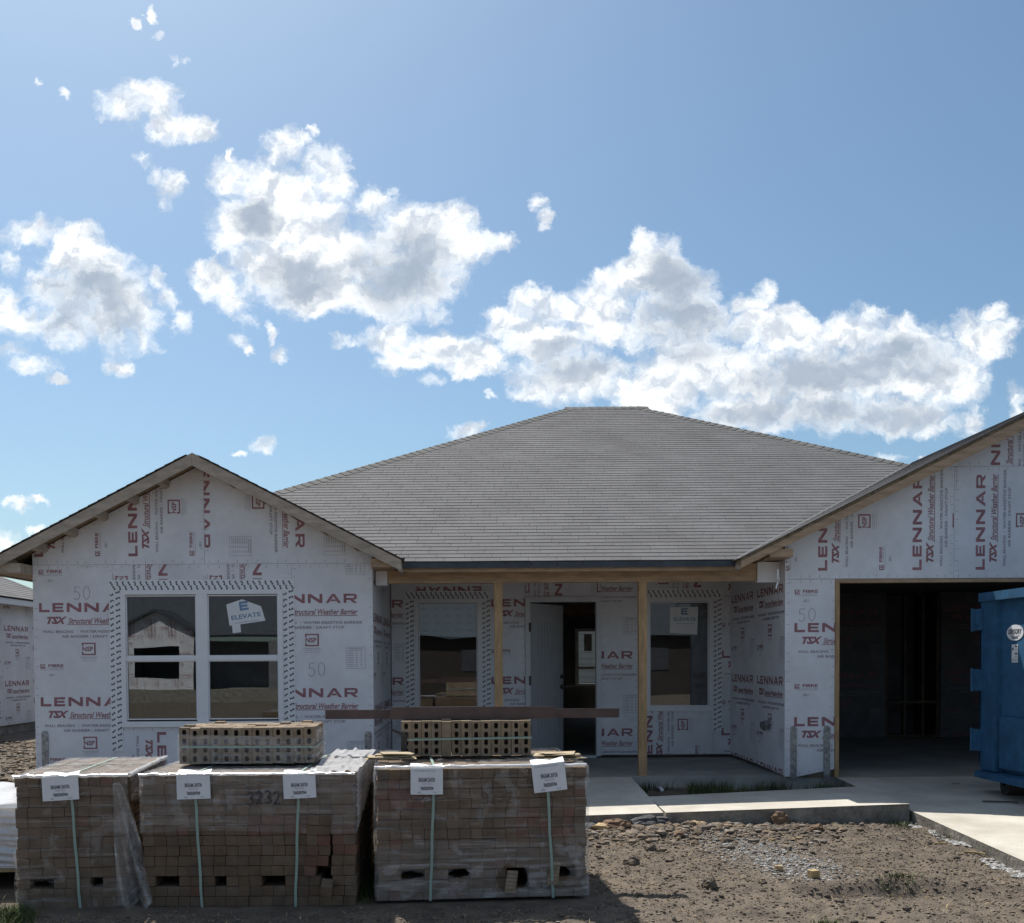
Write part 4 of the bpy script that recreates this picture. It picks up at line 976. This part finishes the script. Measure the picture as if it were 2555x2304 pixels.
# stack B (double cube, film round the upper third)
HB = 13 * PRH
gB = {(2, 1), (2, 2), (2, 6), (2, 7 + 0)} - {(2, 7)} | {(2, 10), (2, 11), (2, 15)}
B_ = brick_stack('wide double brick stack with bare lower courses, fork slots and 3232 scrawled on its film', (-2.095, 6.51, 0), 0, 18, 13, gB, 5, red=[(7, 9, 9, 15), (5, 7, 15, 18), (3, 7, 14, 16)], lean=((14, 15), 3, 9), budget=300)
def fB(a, b):
    x = -.012 + a * (18 * PCH + .026); z = .475 + .03 * sin(a * 5) * .4 + b * (HB + .012 - .475); return (x, -.012 - wr(x, z, 2), z)
sheet(B_, 'stretch_film', fB, 110, 36, M['filmlow'])
sheet(B_, 'stretch_film', lambda a, b: (18 * PCH + .016 + .012 * mn.noise((a * 12, b * 30, 2)), -.01 + a * 1.25, .48 + .30 * a + b * (HB + .012 - .48 - .30 * a)), 40, 40, M['filmthick'])
sheet(B_, 'stretch_film', lambda a, b: (1.06 + a * (18 * PCH - 1.04), -.01 + b * 1.25, HB + .014 + .03 * max(0, mn.noise((a * 7 + b * 3, b * 6, 3))) + .03 * b), 40, 40, M['filmthick'])
sheet(B_, 'stretch_film', lambda a, b: (-.01 + a * 1.07, -.01 + b * 1.25, HB + .008 + .006 * mn.noise((a * 20, b * 14, 9))), 60, 40, M['filmw'])
sheet(B_, 'added_film_edge', lambda a, b: (-.012 + a * 1.36, -.014 + .018 * sin(b * 6.28) - .004 * mn.noise((a * 30, 0, 1)), HB + .004 + .009 * cos(b * 6.28) + .006 * mn.noise((a * 22, 0, 9))), 120, 8, M['filmthick'])  # added bright strip, makes the sunlit top edge of this stack
vstrap(B_, .335, .375, HB, 1.24); vstrap(B_, .995, .965, HB, 1.24); paper_tag(B_, .225, HB + .002, .212, .155, 1.5, False); paper_tag(B_, .895, HB - .004, .205, .15, 2.5, False)
P = P2(); P.digits('3232', .665, .885, .655, .735, .0105); q = MB(); bf = Fr((0, -.030, 0), (1, 0, 0), (0, 0, 1), (0, -1, 0)); flat(q, bf, P, 0, 0); q.build('scrawled_number', M['ink'], B_, fix=False)
q = MB(); q.box(-.035, .035, -.10, .02, -.032, .030); o = q.build('brick', M['brick'], B_); o.location = (15.6 * PCH, -.01, 2.2 * PRH); o.rotation_euler = (.25, .12, .1)

# stack C (fully wrapped double cube)
gC = {(2, 2), (2, 3), (2, 6), (2, 7), (2, 11), (2, 12), (2, 15), (2, 16), (1, 11), (1, 12)}
HC = 13 * PRH + .03
C_ = brick_stack('wide brick stack wrapped top to bottom in cloudy film with torn slots at its foot', (-.615, 6.55, .02), 4.5, 18, 13, gC, 5, red=[(9, 12, 0, 5), (6, 9, 12, 17)], side=False, budget=300)
def fC(a, b):
    x = -.014 + a * (18 * PCH + .03); z = b * (HC - .02) + .012 * a; return (x, -.013 - wr(x, z, 4), z)
hs2 = [hole(.21, .165, .075, .026, 3), hole(.52, .172, .065, .028, 4), hole(.86, .135, .105, .085, 5), hole(1.16, .16, .075, .058, 6)]
sheet(C_, 'stretch_film', fC, 130, 90, M['film'], lambda m: any(h(m) for h in hs2))
def fC2(a, b):
    x = -.016 + a * (18 * PCH + .034); z = .01 + b * (.34 + .03 * sin(a * 4)); return (x, -.019 - wr(x, z, 9), z)
sheet(C_, 'stretch_film', fC2, 130, 44, M['filmlow'], lambda m: any(h(m) for h in hs2))
sheet(C_, 'added_film_edge', lambda a, b: (-.015 + a * 1.36, -.014 + .022 * sin(b * 6.28) - .004 * mn.noise((a * 30, 0, 1)), HC - .014 + .010 * cos(b * 6.28) + .006 * mn.noise((a * 18, 0, 4))), 120, 8, M['filmthick'])  # strip of opaque film added as a bright sun-catching rim
sheet(C_, 'stretch_film', lambda a, b: (-.015 + a * (18 * PCH + .03), -.012 + b * 1.24, HC - .012 + .01 * mn.noise((a * 20, b * 14, 6))), 70, 40, M['film'])
sheet(C_, 'stretch_film', lambda a, b: (-.018 - .012 * mn.noise((a * 12, b * 12, 2)), -.012 + a * 1.24, b * (HC - .02)), 30, 50, M['filmw'])
sheet(C_, 'stretch_film', lambda a, b: (18 * PCH + .018 + .014 * max(-.5, mn.noise((a * 12, b * 12, 12))), -.012 + a * 1.24, b * (HC - .02)), 30, 50, M['filmw'])
vstrap(C_, .365, .335, HC - .022, 1.24, -.03); vstrap(C_, 1.085, 1.125, HC - .022, 1.24, -.03); paper_tag(C_, .215, HC - .022, .205, .165, -.5, True, -.034); paper_tag(C_, .985, HC - .012, .215, .180, 6, True, -.034)
P = P2(); P.digits('3232', .665, .87, .62, .69, .006); q = MB(); flat(q, Fr((0, -.033, 0), (1, 0, 0), (0, 0, 1), (0, -1, 0)), P, 0, 0); q.build('scrawled_number', M['hole'], C_, fix=False)
for bx, bz in ((.845, .0), (1.12, .05)):
    for k in range(6):
        q = MB(); q.box(-.035, .035, -.02, .02, 0, .022); o = q.build('brick', M['bricktan'], C_); o.location = (bx + .004 * k, -.018 + .006 * k, bz + .035 + .0235 * k); o.rotation_euler = (-.2, .05, 0)
def scraps(root, x, y, z, k):
    for i in range(k):
        q = MB(); w_, d_ = random.uniform(.07, .17), random.uniform(.04, .12); q.box(-w_, w_, -d_, d_, 0, .004); o = q.build('cardboard_sheet', M['card'], root); o.location = (x + random.uniform(-.03, .03), y + random.uniform(-.03, .03), z + .0065 * i); o.rotation_euler = (random.uniform(-.04, .04), random.uniform(-.05, .05), random.uniform(-.3, .3))
scraps(C_, 1.21, .30, HC + .002, 6); scraps(C_, .10, .42, HC + .002, 6)

# upper packs of bricks standing on end, core holes to the front
PW = .0695
HM = [holed_mesh(PW - .0015, BD, .066, M['bricktan'], 4), holed_mesh(PW - .0015, BD * .985, .066, M['bricktan'], 4)]
SM = [brick_mesh(PW - .0015, .066, BD, M['bricktan'])]
def pack(label, loc, rz, cols, deep, solid=()):
    root = thing('brick_pack', label, 'brick pack', loc, radians(rz), 'strapped brick packs on top of the stacks')
    for d in range(deep):
        for c in range(cols):
            me = SM[0] if d > 0 or c in solid else HM[(c * 3) % 2]
            o = put(me, root, ((c + .5) * PW + random.uniform(-.0015, .0015), .035 + d * .068 + random.uniform(-.004, .004), BD / 2 + random.uniform(0, .006) + (.012 if random.random() < .06 and d > 0 else 0)), (random.uniform(-.01, .01), random.uniform(-.01, .01), random.uniform(-.02, .02)))
    return root
def hstrap(root, W, z, deep, z2=None):
    q = MB(); z2 = z if z2 is None else z2; y1 = deep * .068 + .006; P = [(-.006, -.006), (W + .006, -.006), (W + .006, y1), (-.006, y1)]
    for i in range(4):
        a, b = P[i], P[(i + 1) % 4]; za, zb_ = (z if i in (0, 3) else z2), (z2 if i in (0, 1) else z)
        q.prism([(a[0], a[1], za), (b[0], b[1], zb_), (b[0], b[1], zb_ + .014), (a[0], a[1], za + .014)], ((0, -.001, 0), (.001, 0, 0), (0, .001, 0), (-.001, 0, 0))[i])
    q.build('strap', M['strap'], root)
pB = pack('strapped pack of tan cored bricks with film round it on the 3232 stack', (-1.975, 6.93, HB + .022), 2, 13, 8); hstrap(pB, 13 * PW, .112, 8, .105)
sheet(pB, 'stretch_film', lambda a, b: (-.008 + a * (13 * PW + .016), -.012 - wr(a, b, 3), .005 + b * (.17 + .03 * (1 - a))), 70, 24, M['filmlow'])
sheet(pB, 'stretch_film', lambda a, b: (13 * PW + .012 + .02 * mn.noise((a * 9, b * 9, 3)), a * .56, .005 + b * .22), 20, 20, M['filmw'])
pC = pack('strapped pack of tan cored bricks under the brown steel angles', (-.500, 7.18, HC + .012), 1.0, 13, 5, solid=(4,)); hstrap(pC, 13 * PW, .112, 5, .122)
q = MB(); q.prism([(-.005, -.01, .01), (.03, -.012, .0), (.045, -.012, .16), (-.06, -.03, .20), (-.065, -.03, .185), (.0, -.02, .15)], (0, -.002, 0)); q.build('torn_wrap', M['asphaltscrap'], pC)

# steel angles lying on the packs
def angle(label, x0, x1, y, z, leg, tilt=0):
    q = MB(); t = .008; q.box(x0, x1, y, y + t, z, z + leg); q.box(x0, x1, y + t, y + leg, z, z + t)
    o = q.build('steel_angle', M['lintel']); return tag(o, label, 'steel angle')
zt = HC + .012 + BD + .0085
angle('long brown steel angle reaching past both ends of the brick pack', -1.062, 1.05, 7.42, zt, .066)
angle('short brown steel angle lying in front of the longer one on the brick pack', -.585, .575, 7.30, zt + .001, .088)

# white wrapped bundle at the far left
Wb = thing('wrapped_bundle', 'sunlit bundle in white stretch film on a wooden pallet beside the narrow stack', 'bundle', (-4.05, 7.0, 0), radians(4))
def bun(a, b):
    t = a * 2 * pi; r = .5; cx_ = max(-1, min(1, 1.5 * cos(t))); cy_ = max(-1, min(1, 1.5 * sin(t)))
    return (.5 + cx_ * .49 + .014 * mn.noise((a * 30 + b * 20, b * 12, 2)), .55 + cy_ * .6 + .014 * mn.noise((a * 30 + b * 20, b * 12, 7)), .17 + b * .42)
sheet(Wb, 'film_wrap', bun, 120, 40, M['filmthick'])
sheet(Wb, 'film_top', lambda a, b: (.01 + a * .98, -.05 + b * 1.2, .59 + .02 * mn.noise((a * 6, b * 6, 1)) + .06 * sin(a * pi) * sin(b * pi)), 30, 30, M['filmthick'])
for k in range(5):
    q = MB(); q.box(.02, .98, 0, .12, 0, .02); o = q.build('pallet_board', M['wood'], Wb); o.location = (0, -.04 + k * .26, .125)
for k in range(3):
    q = MB(); q.box(0, .06, -.04, 1.12, .0, .10); o = q.build('pallet_stringer', M['wood'], Wb); o.location = (.02 + k * .45, 0, .022)
q = MB(); q.box(.03, .96, -.02, 1.1, .147, .56); q.build('load', M['paper'], Wb)

# ------------------------------------------------------------------ dumpster
D_ = thing('dumpster', 'blue steel roll off dumpster on casters standing on the driveway before the garage', 'dumpster', (5.10, 10.28, 0), radians(0))
gd = drive_z(9.9)
q = MB()
q.box(0, .05, -4.4, -.0, .47, 2.10); q.box(2.35, 2.40, -4.4, 0, .47, 2.10); q.box(.05, 2.35, -4.4, -4.35, .47, 2.10); q.box(.05, 2.35, -.4, -.05, .47, .52)
q.box(.05, 2.35, -4.35, -.05, .42, .465); q.build('body', M['blue'], D_)
q = MB(); q.box(-.05, .04, -.30, -.003, .44, 2.10); q.build('corner_post', M['blue'], D_)
q = MB(); q.box(-.075, .075, -4.42, .01, 2.10, 2.185); q.box(2.33, 2.47, -4.42, .01, 2.10, 2.185); q.build('top_rail', M['blue'], D_)
for y in (-1.5, -2.2, -2.9, -3.6):
    q = MB(); q.prism([(-.003, y, .47), (-.003, y + .16, .47), (-.07, y + .13, .52), (-.07, y + .03, .52)], (0, 0, 1.55)); q.build('side_rib', M['blue'], D_)
q = MB(); q.box(-.03, -.003, -.78, -.33, .49, .98); q.build('patch_plate', M['blue'], D_)
q = MB(); q.prism([(-.10, -4.4, .36), (.05, -4.4, .36), (.05, -4.4, .44), (-.10, -4.4, .42)], (0, 4.41, 0)); q.build('bottom_rail', M['blue'], D_)
q = MB(); q.box(0, 2.4, .06, .12, .5, 2.08); q.box(-.0, .08, .055, .125, .5, 2.09); q.build('rear_door', M['blue'], D_)
for z in (.62, 1.22, 1.82):
    q = MB(); q.box(-.075, .03, -.05, .13, z, z + .21); o = q.build('hinge', M['blue'], D_); s = MB(); s.box(-.087, -.0755, .0, .03, z + .05, z + .16); s.cyl((-.06, .145, z - .01), (-.06, .145, z + .22), .022); s.build('hinge_pin', M['blue'], o)
for (x, y) in ((.16, -.25), (2.2, -.25), (.16, -4.1), (2.2, -4.1)):
    q = MB(); g0 = drive_z(10.28 + y); r = .092; q.cyl((x - .09, y, g0 + r), (x + .09, y, g0 + r), r, k=24); q.cyl((x - .10, y, g0 + r), (x + .10, y, g0 + r), .03, k=12, m=1); q.box(x - .10, x + .10, y - .02, y + .02, g0 + r, .42, 1); q.build('caster', [M['rubber'], M['rust']], D_)
df_ = Fr((-.003, 0, 0), (0, -1, 0), (0, 0, 1), (-1, 0, 0))
q = MB(); q.prism([df_.at(.555 + .150 * cos(a), 1.78 + .075 * sin(a)) for a in np.linspace(0, 2 * pi, 28, endpoint=False)], df_.n * .002)
P = P2(); P.text('GREGORY', .435, .675, 1.765, 1.815, 1, .03, .15); P.rect(.47, .64, 1.745, 1.752, 2); P.rect(.50, .61, 1.725, 1.738, 1)
flat(q, df_, P, .0035); q.build('oval_sticker', [M['paper'], M['ink'], M['pencil']], D_, fix=False)
q = MB(); q.prism([df_.at(a, b) for a, b in R4(.50, .61, 1.50, 1.67)], df_.n * .002)
P = P2(); P.rect(.56, .602, 1.645, 1.66, 1); P.rect(.56, .602, 1.575, 1.59, 1); P.rect(.512, .535, 1.615, 1.64, 1); P.rect(.508, .602, 1.515, 1.52, 2); P.rect(.508, .602, 1.53, 1.534, 2); P.rect(.56, .60, 1.62, 1.624, 2); P.rect(.56, .60, 1.55, 1.554, 2)
flat(q, df_, P, .0035); q.build('warning_label', [M['paper'], M['ink'], M['pencil']], D_, fix=False)

# ------------------------------------------------------------------ loose things on the ground
def rock_mesh(seed, sx, sy, sz, m, key):
    bm = bmesh.new(); bmesh.ops.create_icosphere(bm, subdivisions=3, radius=1)
    for v in bm.verts:
        n = v.co.normalized(); k = 1 + .35 * mn.noise(n * 1.3 + Vector((seed, 0, 0))) + .16 * mn.noise(n * 3.5 + Vector((0, seed, 0)))
        p = n * k; p = Vector((round(p.x * 3) / 3 * .45 + p.x * .55, round(p.y * 3) / 3 * .45 + p.y * .55, max(-.5, round(p.z * 3) / 3 * .5 + p.z * .5))); v.co = Vector((p.x * sx, p.y * sy, p.z * sz))
    me = bpy.data.meshes.new(key); bm.to_mesh(me); bm.free(); me.materials.append(m); return me
def rock(name, label, cat, px, py, sx, sy, sz, m, rz=0, group=None, seed=0, z=.07):
    sx, sy, sz = sx * 1.3, sy * 1.3, sz * 1.45
    x, y = G(px, py, z); y = min(y, sw_front(x) - sy * .9) if py < 2080 else y
    o = link(name, rock_mesh(seed, sx, sy, sz, m, name)); o.location = (x, y, gz(x, y) + sz * .35); o.rotation_euler = (0, 0, rz); return tag(o, label, cat, group)
rock('rock', 'flat dark slate slab leaning at the front of the sidewalk joint', 'rock', 1610, 2055, .13, .07, .045, M['slate'], .1, None, 1)
rock('rock', 'brown jagged rock just left of the dark slate slab', 'rock', 1535, 2068, .10, .08, .04, M['rock'], .3, None, 2)
rock('rock', 'split tan flake of rock against the brown jagged rock', 'rock', 1502, 2070, .05, .06, .025, M['wood'], .9, None, 3)
rock('rock', 'small dark stone between brick stack and sidewalk', 'rock', 1462, 2050, .07, .05, .022, M['slate'], .2, None, 4)
rock('rock', 'small red brown stone under the slate slab', 'rock', 1695, 2090, .035, .03, .02, M['rock'], .2, None, 5)
rock('brick_chunk', 'broken brown brick chunk set against the sidewalk edge', 'brick chunk', 1921, 2046, .055, .045, .05, M['rock'], .3, None, 6)
rock('rock', 'pale tan flake on the mound before the sidewalk', 'rock', 1735, 2068, .07, .05, .02, M['wood'], .4, None, 9)
rock('dirt_clod', 'brown clod beside a long dry stem before the sidewalk', 'clod', 2040, 2078, .05, .04, .03, M['rock'], .5, None, 7)
rock('dirt_clod', 'grey brown clod in the open dirt in front of the brick stack', 'clod', 1625, 2112, .04, .04, .025, M['dirt'], .5, None, 10)
rock('dirt_clod', 'dark clod near the wrapped brick stack and its shadow', 'clod', 1575, 2135, .05, .04, .03, M['dirt'], .1, None, 11)
rock('dirt_clod', 'dark clod in the open dirt below the pale gravel', 'clod', 1770, 2190, .05, .04, .035, M['dirt'], 1.1, None, 13)
def scrap(name, label, cat, px, py, l, w_, h, m, rz, z=.02, bend=0, ry=0):
    x, y = G(px, py, z); q = MB(); k = 6
    for i in range(k):
        a, b = -l / 2 + l * i / k, -l / 2 + l * (i + 1) / k; fa, fb = bend * (1 - (2 * a / l) ** 2), bend * (1 - (2 * b / l) ** 2)
        q.prism([(a, -w_ / 2 + fa, 0), (b, -w_ / 2 + fb, 0), (b, -w_ / 2 + fb, h), (a, -w_ / 2 + fa, h)], (0, w_, 0))
    o = q.build(name, m); o.location = (x, y, max(gz(x, y), z if z > .1 else -9) + .006); o.rotation_euler = (0, ry, rz); return tag(o, label, cat)
scrap('wood_block', 'cut pine block sitting on the dirt by the pale gravel', 'wood block', 2030, 2180, .07, .05, .05, M['wood'], .4)
scrap('wood_block', 'small rounded wood offcut on the pale gravel', 'wood block', 1943, 2163, .055, .04, .03, M['wood'], -.2)
scrap('wood_scrap', 'curved pale splinter near the driveway edge', 'wood scrap', 2432, 2137, .15, .018, .012, M['wood'], -.75, bend=.02)
scrap('wood_scrap', 'short straight pale splinter on open dirt by the driveway', 'wood scrap', 2346, 2118, .09, .014, .01, M['wood'], -.1)
scrap('dry_stem', 'long thin dry stem lying by the brown clod', 'stem', 2010, 2092, .30, .006, .006, M['straw'], .02, bend=.03)
scrap('shingle_scrap', 'curved black shingle strip lying on the driveway', 'shingle scrap', 2495, 2003, .30, .035, .006, M['asphaltscrap'], -.28, z=drive_z(9.6) + .004, bend=.02)
scrap('shingle_scrap', 'tiny dark scrap on the driveway nearer the garage', 'shingle scrap', 2385, 1958, .07, .02, .004, M['asphaltscrap'], .05, z=drive_z(10.8) + .004)
scrap('wood_scrap', 'grey board scrap lying in the shaded grass by the porch', 'wood scrap', 1680, 1968, .40, .07, .03, M['pinegrey'], .02, z=.13)
scrap('wood_scrap', 'thin pale lath lying in the shaded grass by the wing corner', 'wood scrap', 1830, 1972, .32, .02, .012, M['straw'], -.25, z=.13)
x, y = G(1652, 1971, .15); q = MB(); q.cyl((x, y, .15), (x + .02, y + .3, .145), .02, k=14); tag(q.build('plastic_pipe', M['vinyl']), 'white plastic pipe end poking from the shaded grass', 'pipe')

def pebbles(name, n, pts, lo, hi, m, label, cat):
    V, Fc = [], []; ico = bmesh.new(); bmesh.ops.create_icosphere(ico, subdivisions=1, radius=1); bv = np.array([v.co[:] for v in ico.verts]); ico.verts.ensure_lookup_table(); bf_ = np.array([[v.index for v in f.verts] for f in ico.faces]); ico.free()
    allV = []; allF = []
    for i in range(n):
        p = pts()
        if p is None: continue
        x, y = p; r = lo * (hi / lo) ** (random.random() ** 2.2); s = np.array((random.uniform(.7, 1.6), random.uniform(.7, 1.4), random.uniform(.35, .8))) * r
        a = random.uniform(0, 6.28); jit = 1 + np.random.uniform(-.28, .28, (len(bv), 1)); v = bv * jit * s
        v = np.stack([v[:, 0] * cos(a) - v[:, 1] * sin(a), v[:, 0] * sin(a) + v[:, 1] * cos(a), v[:, 2]], 1) + (x, y, gz(x, y) + s[2] * .45)
        allF.append(bf_ + len(allV) * len(bv)); allV.append(v)
    V = np.concatenate(allV); Fc = np.concatenate(allF); me = bpy.data.meshes.new(name)
    me.from_pydata(V.tolist(), [], Fc.tolist()); me.materials.append(m); tag(link(name, me), label, cat, kind='stuff')
def open_dirt():
    for _ in range(9):
        y = 5.2 + 4.2 * random.random() ** .8; x = random.uniform(-3.9, 3.92)
        if y > sw_front(x) - .02 and x > -.2: continue
        if any(abs(x - cx) < w and abs(y - cy) < d for cx, cy, w, d in PADS): continue
        if x < .75 and random.random() < .6 and y > 6.3: continue
        return x, y
pebbles('stones', 34000, open_dirt, .0025, .012, M['pebble'], 'loose stone chips scattered over the bare dirt', 'stones')
pebbles('clods', 1500, open_dirt, .006, .026, M['dirt'], 'crumbly brown clods of earth spread over the bare dirt', 'clods')
def mound():
    x = random.gauss(1.75, .7); y = random.gauss(8.75, .22); 
    return (x, y) if .8 < x < 3.8 and y < sw_front(x) - .02 else None
pebbles('stones', 2600, mound, .006, .040, M['pebble'], 'heap of larger brown stone chips along the sidewalk front', 'stones')
def palepatch():
    t = random.random(); px, py = 1760 + t * 300, 2090 + t * 75; px += random.gauss(0, 45); py += random.gauss(0, 13); return G(px, py, .05)
pebbles('gravel', 3200, palepatch, .004, .013, M['gravel'], 'pale grey gravel strewn diagonally across the dirt', 'gravel')
def leftyard():
    x = random.uniform(-8.2, -4.8); y = random.uniform(9.5, 17); return x, y
pebbles('stones', 5000, leftyard, .012, .05, M['pebble'], 'coarse sunlit rubble beside the left gable wall', 'stones')

def grass(name, n, pts, h0, h1, m, label, lean=.5):
    mb = MB()
    for i in range(n):
        p = pts()
        if p is None: continue
        x, y = p; z = gz(x, y) - .005; h = random.uniform(h0, h1); a = random.uniform(0, 6.28); w_ = random.uniform(.0015, .004); l = random.uniform(.1, lean) * h
        dx, dy = cos(a), sin(a); b = [(x - dy * w_, y + dx * w_, z), (x + dy * w_, y - dx * w_, z), (x + dy * w_ * .7 + dx * l * .4, y - dx * w_ * .7 + dy * l * .4, z + h * .6), (x - dy * w_ * .7 + dx * l * .4, y + dx * w_ * .7 + dy * l * .4, z + h * .6)]
        mb.poly(b); mb.poly([b[3], b[2], (x + dx * l, y + dy * l, z + h)])
    tag(mb.build(name, m, fix=False), label, 'grass', kind='stuff')
def porch_bed():
    x = random.uniform(1.76, 3.85); y = random.uniform(10.3, 11.28)
    return (x, y) if y > 10.22 + (x - 1.7) * .13 + .04 and mn.noise((x * 2.2, y * 2.2, 4)) > -.05 and y > 10.55 and not (x > 3.36 and y > 11.1) else None
grass('grass', 5000, porch_bed, .03, .15, M['grass'], 'dark grass in the shaded bed between porch and sidewalk', .9)
def blobs(L):
    def f():
        cx, cy, rx, ry = random.choice(L); x, y = G(random.gauss(cx, rx), random.gauss(cy, ry), .03); return x, y
    return f
grass('grass', 2200, blobs([(915, 2180, 18, 22), (900, 2205, 22, 14), (925, 2150, 12, 10)]), .02, .09, M['grass'], 'sunlit grass between the wide brick stacks', 1)
grass('grass', 1600, blobs([(15, 2288, 30, 14), (40, 2275, 22, 8)]), .02, .07, M['grass'], 'grass at the foot of the white wrapped bundle', 1)
grass('grass', 1400, blobs([(2250, 2072, 18, 4), (1970, 2060, 20, 4), (2370, 2095, 22, 5), (2060, 2292, 14, 5), (2240, 2200, 30, 6)]), .015, .05, M['grass'], 'sparse green tufts dotted over the bare dirt', 1)
grass('dry_grass', 3500, lambda: (lambda p: p if p and p[1] < 8.6 else None)(open_dirt()), .008, .03, M['straw'], 'short dry straw stubble lying over the dirt', 2.5)
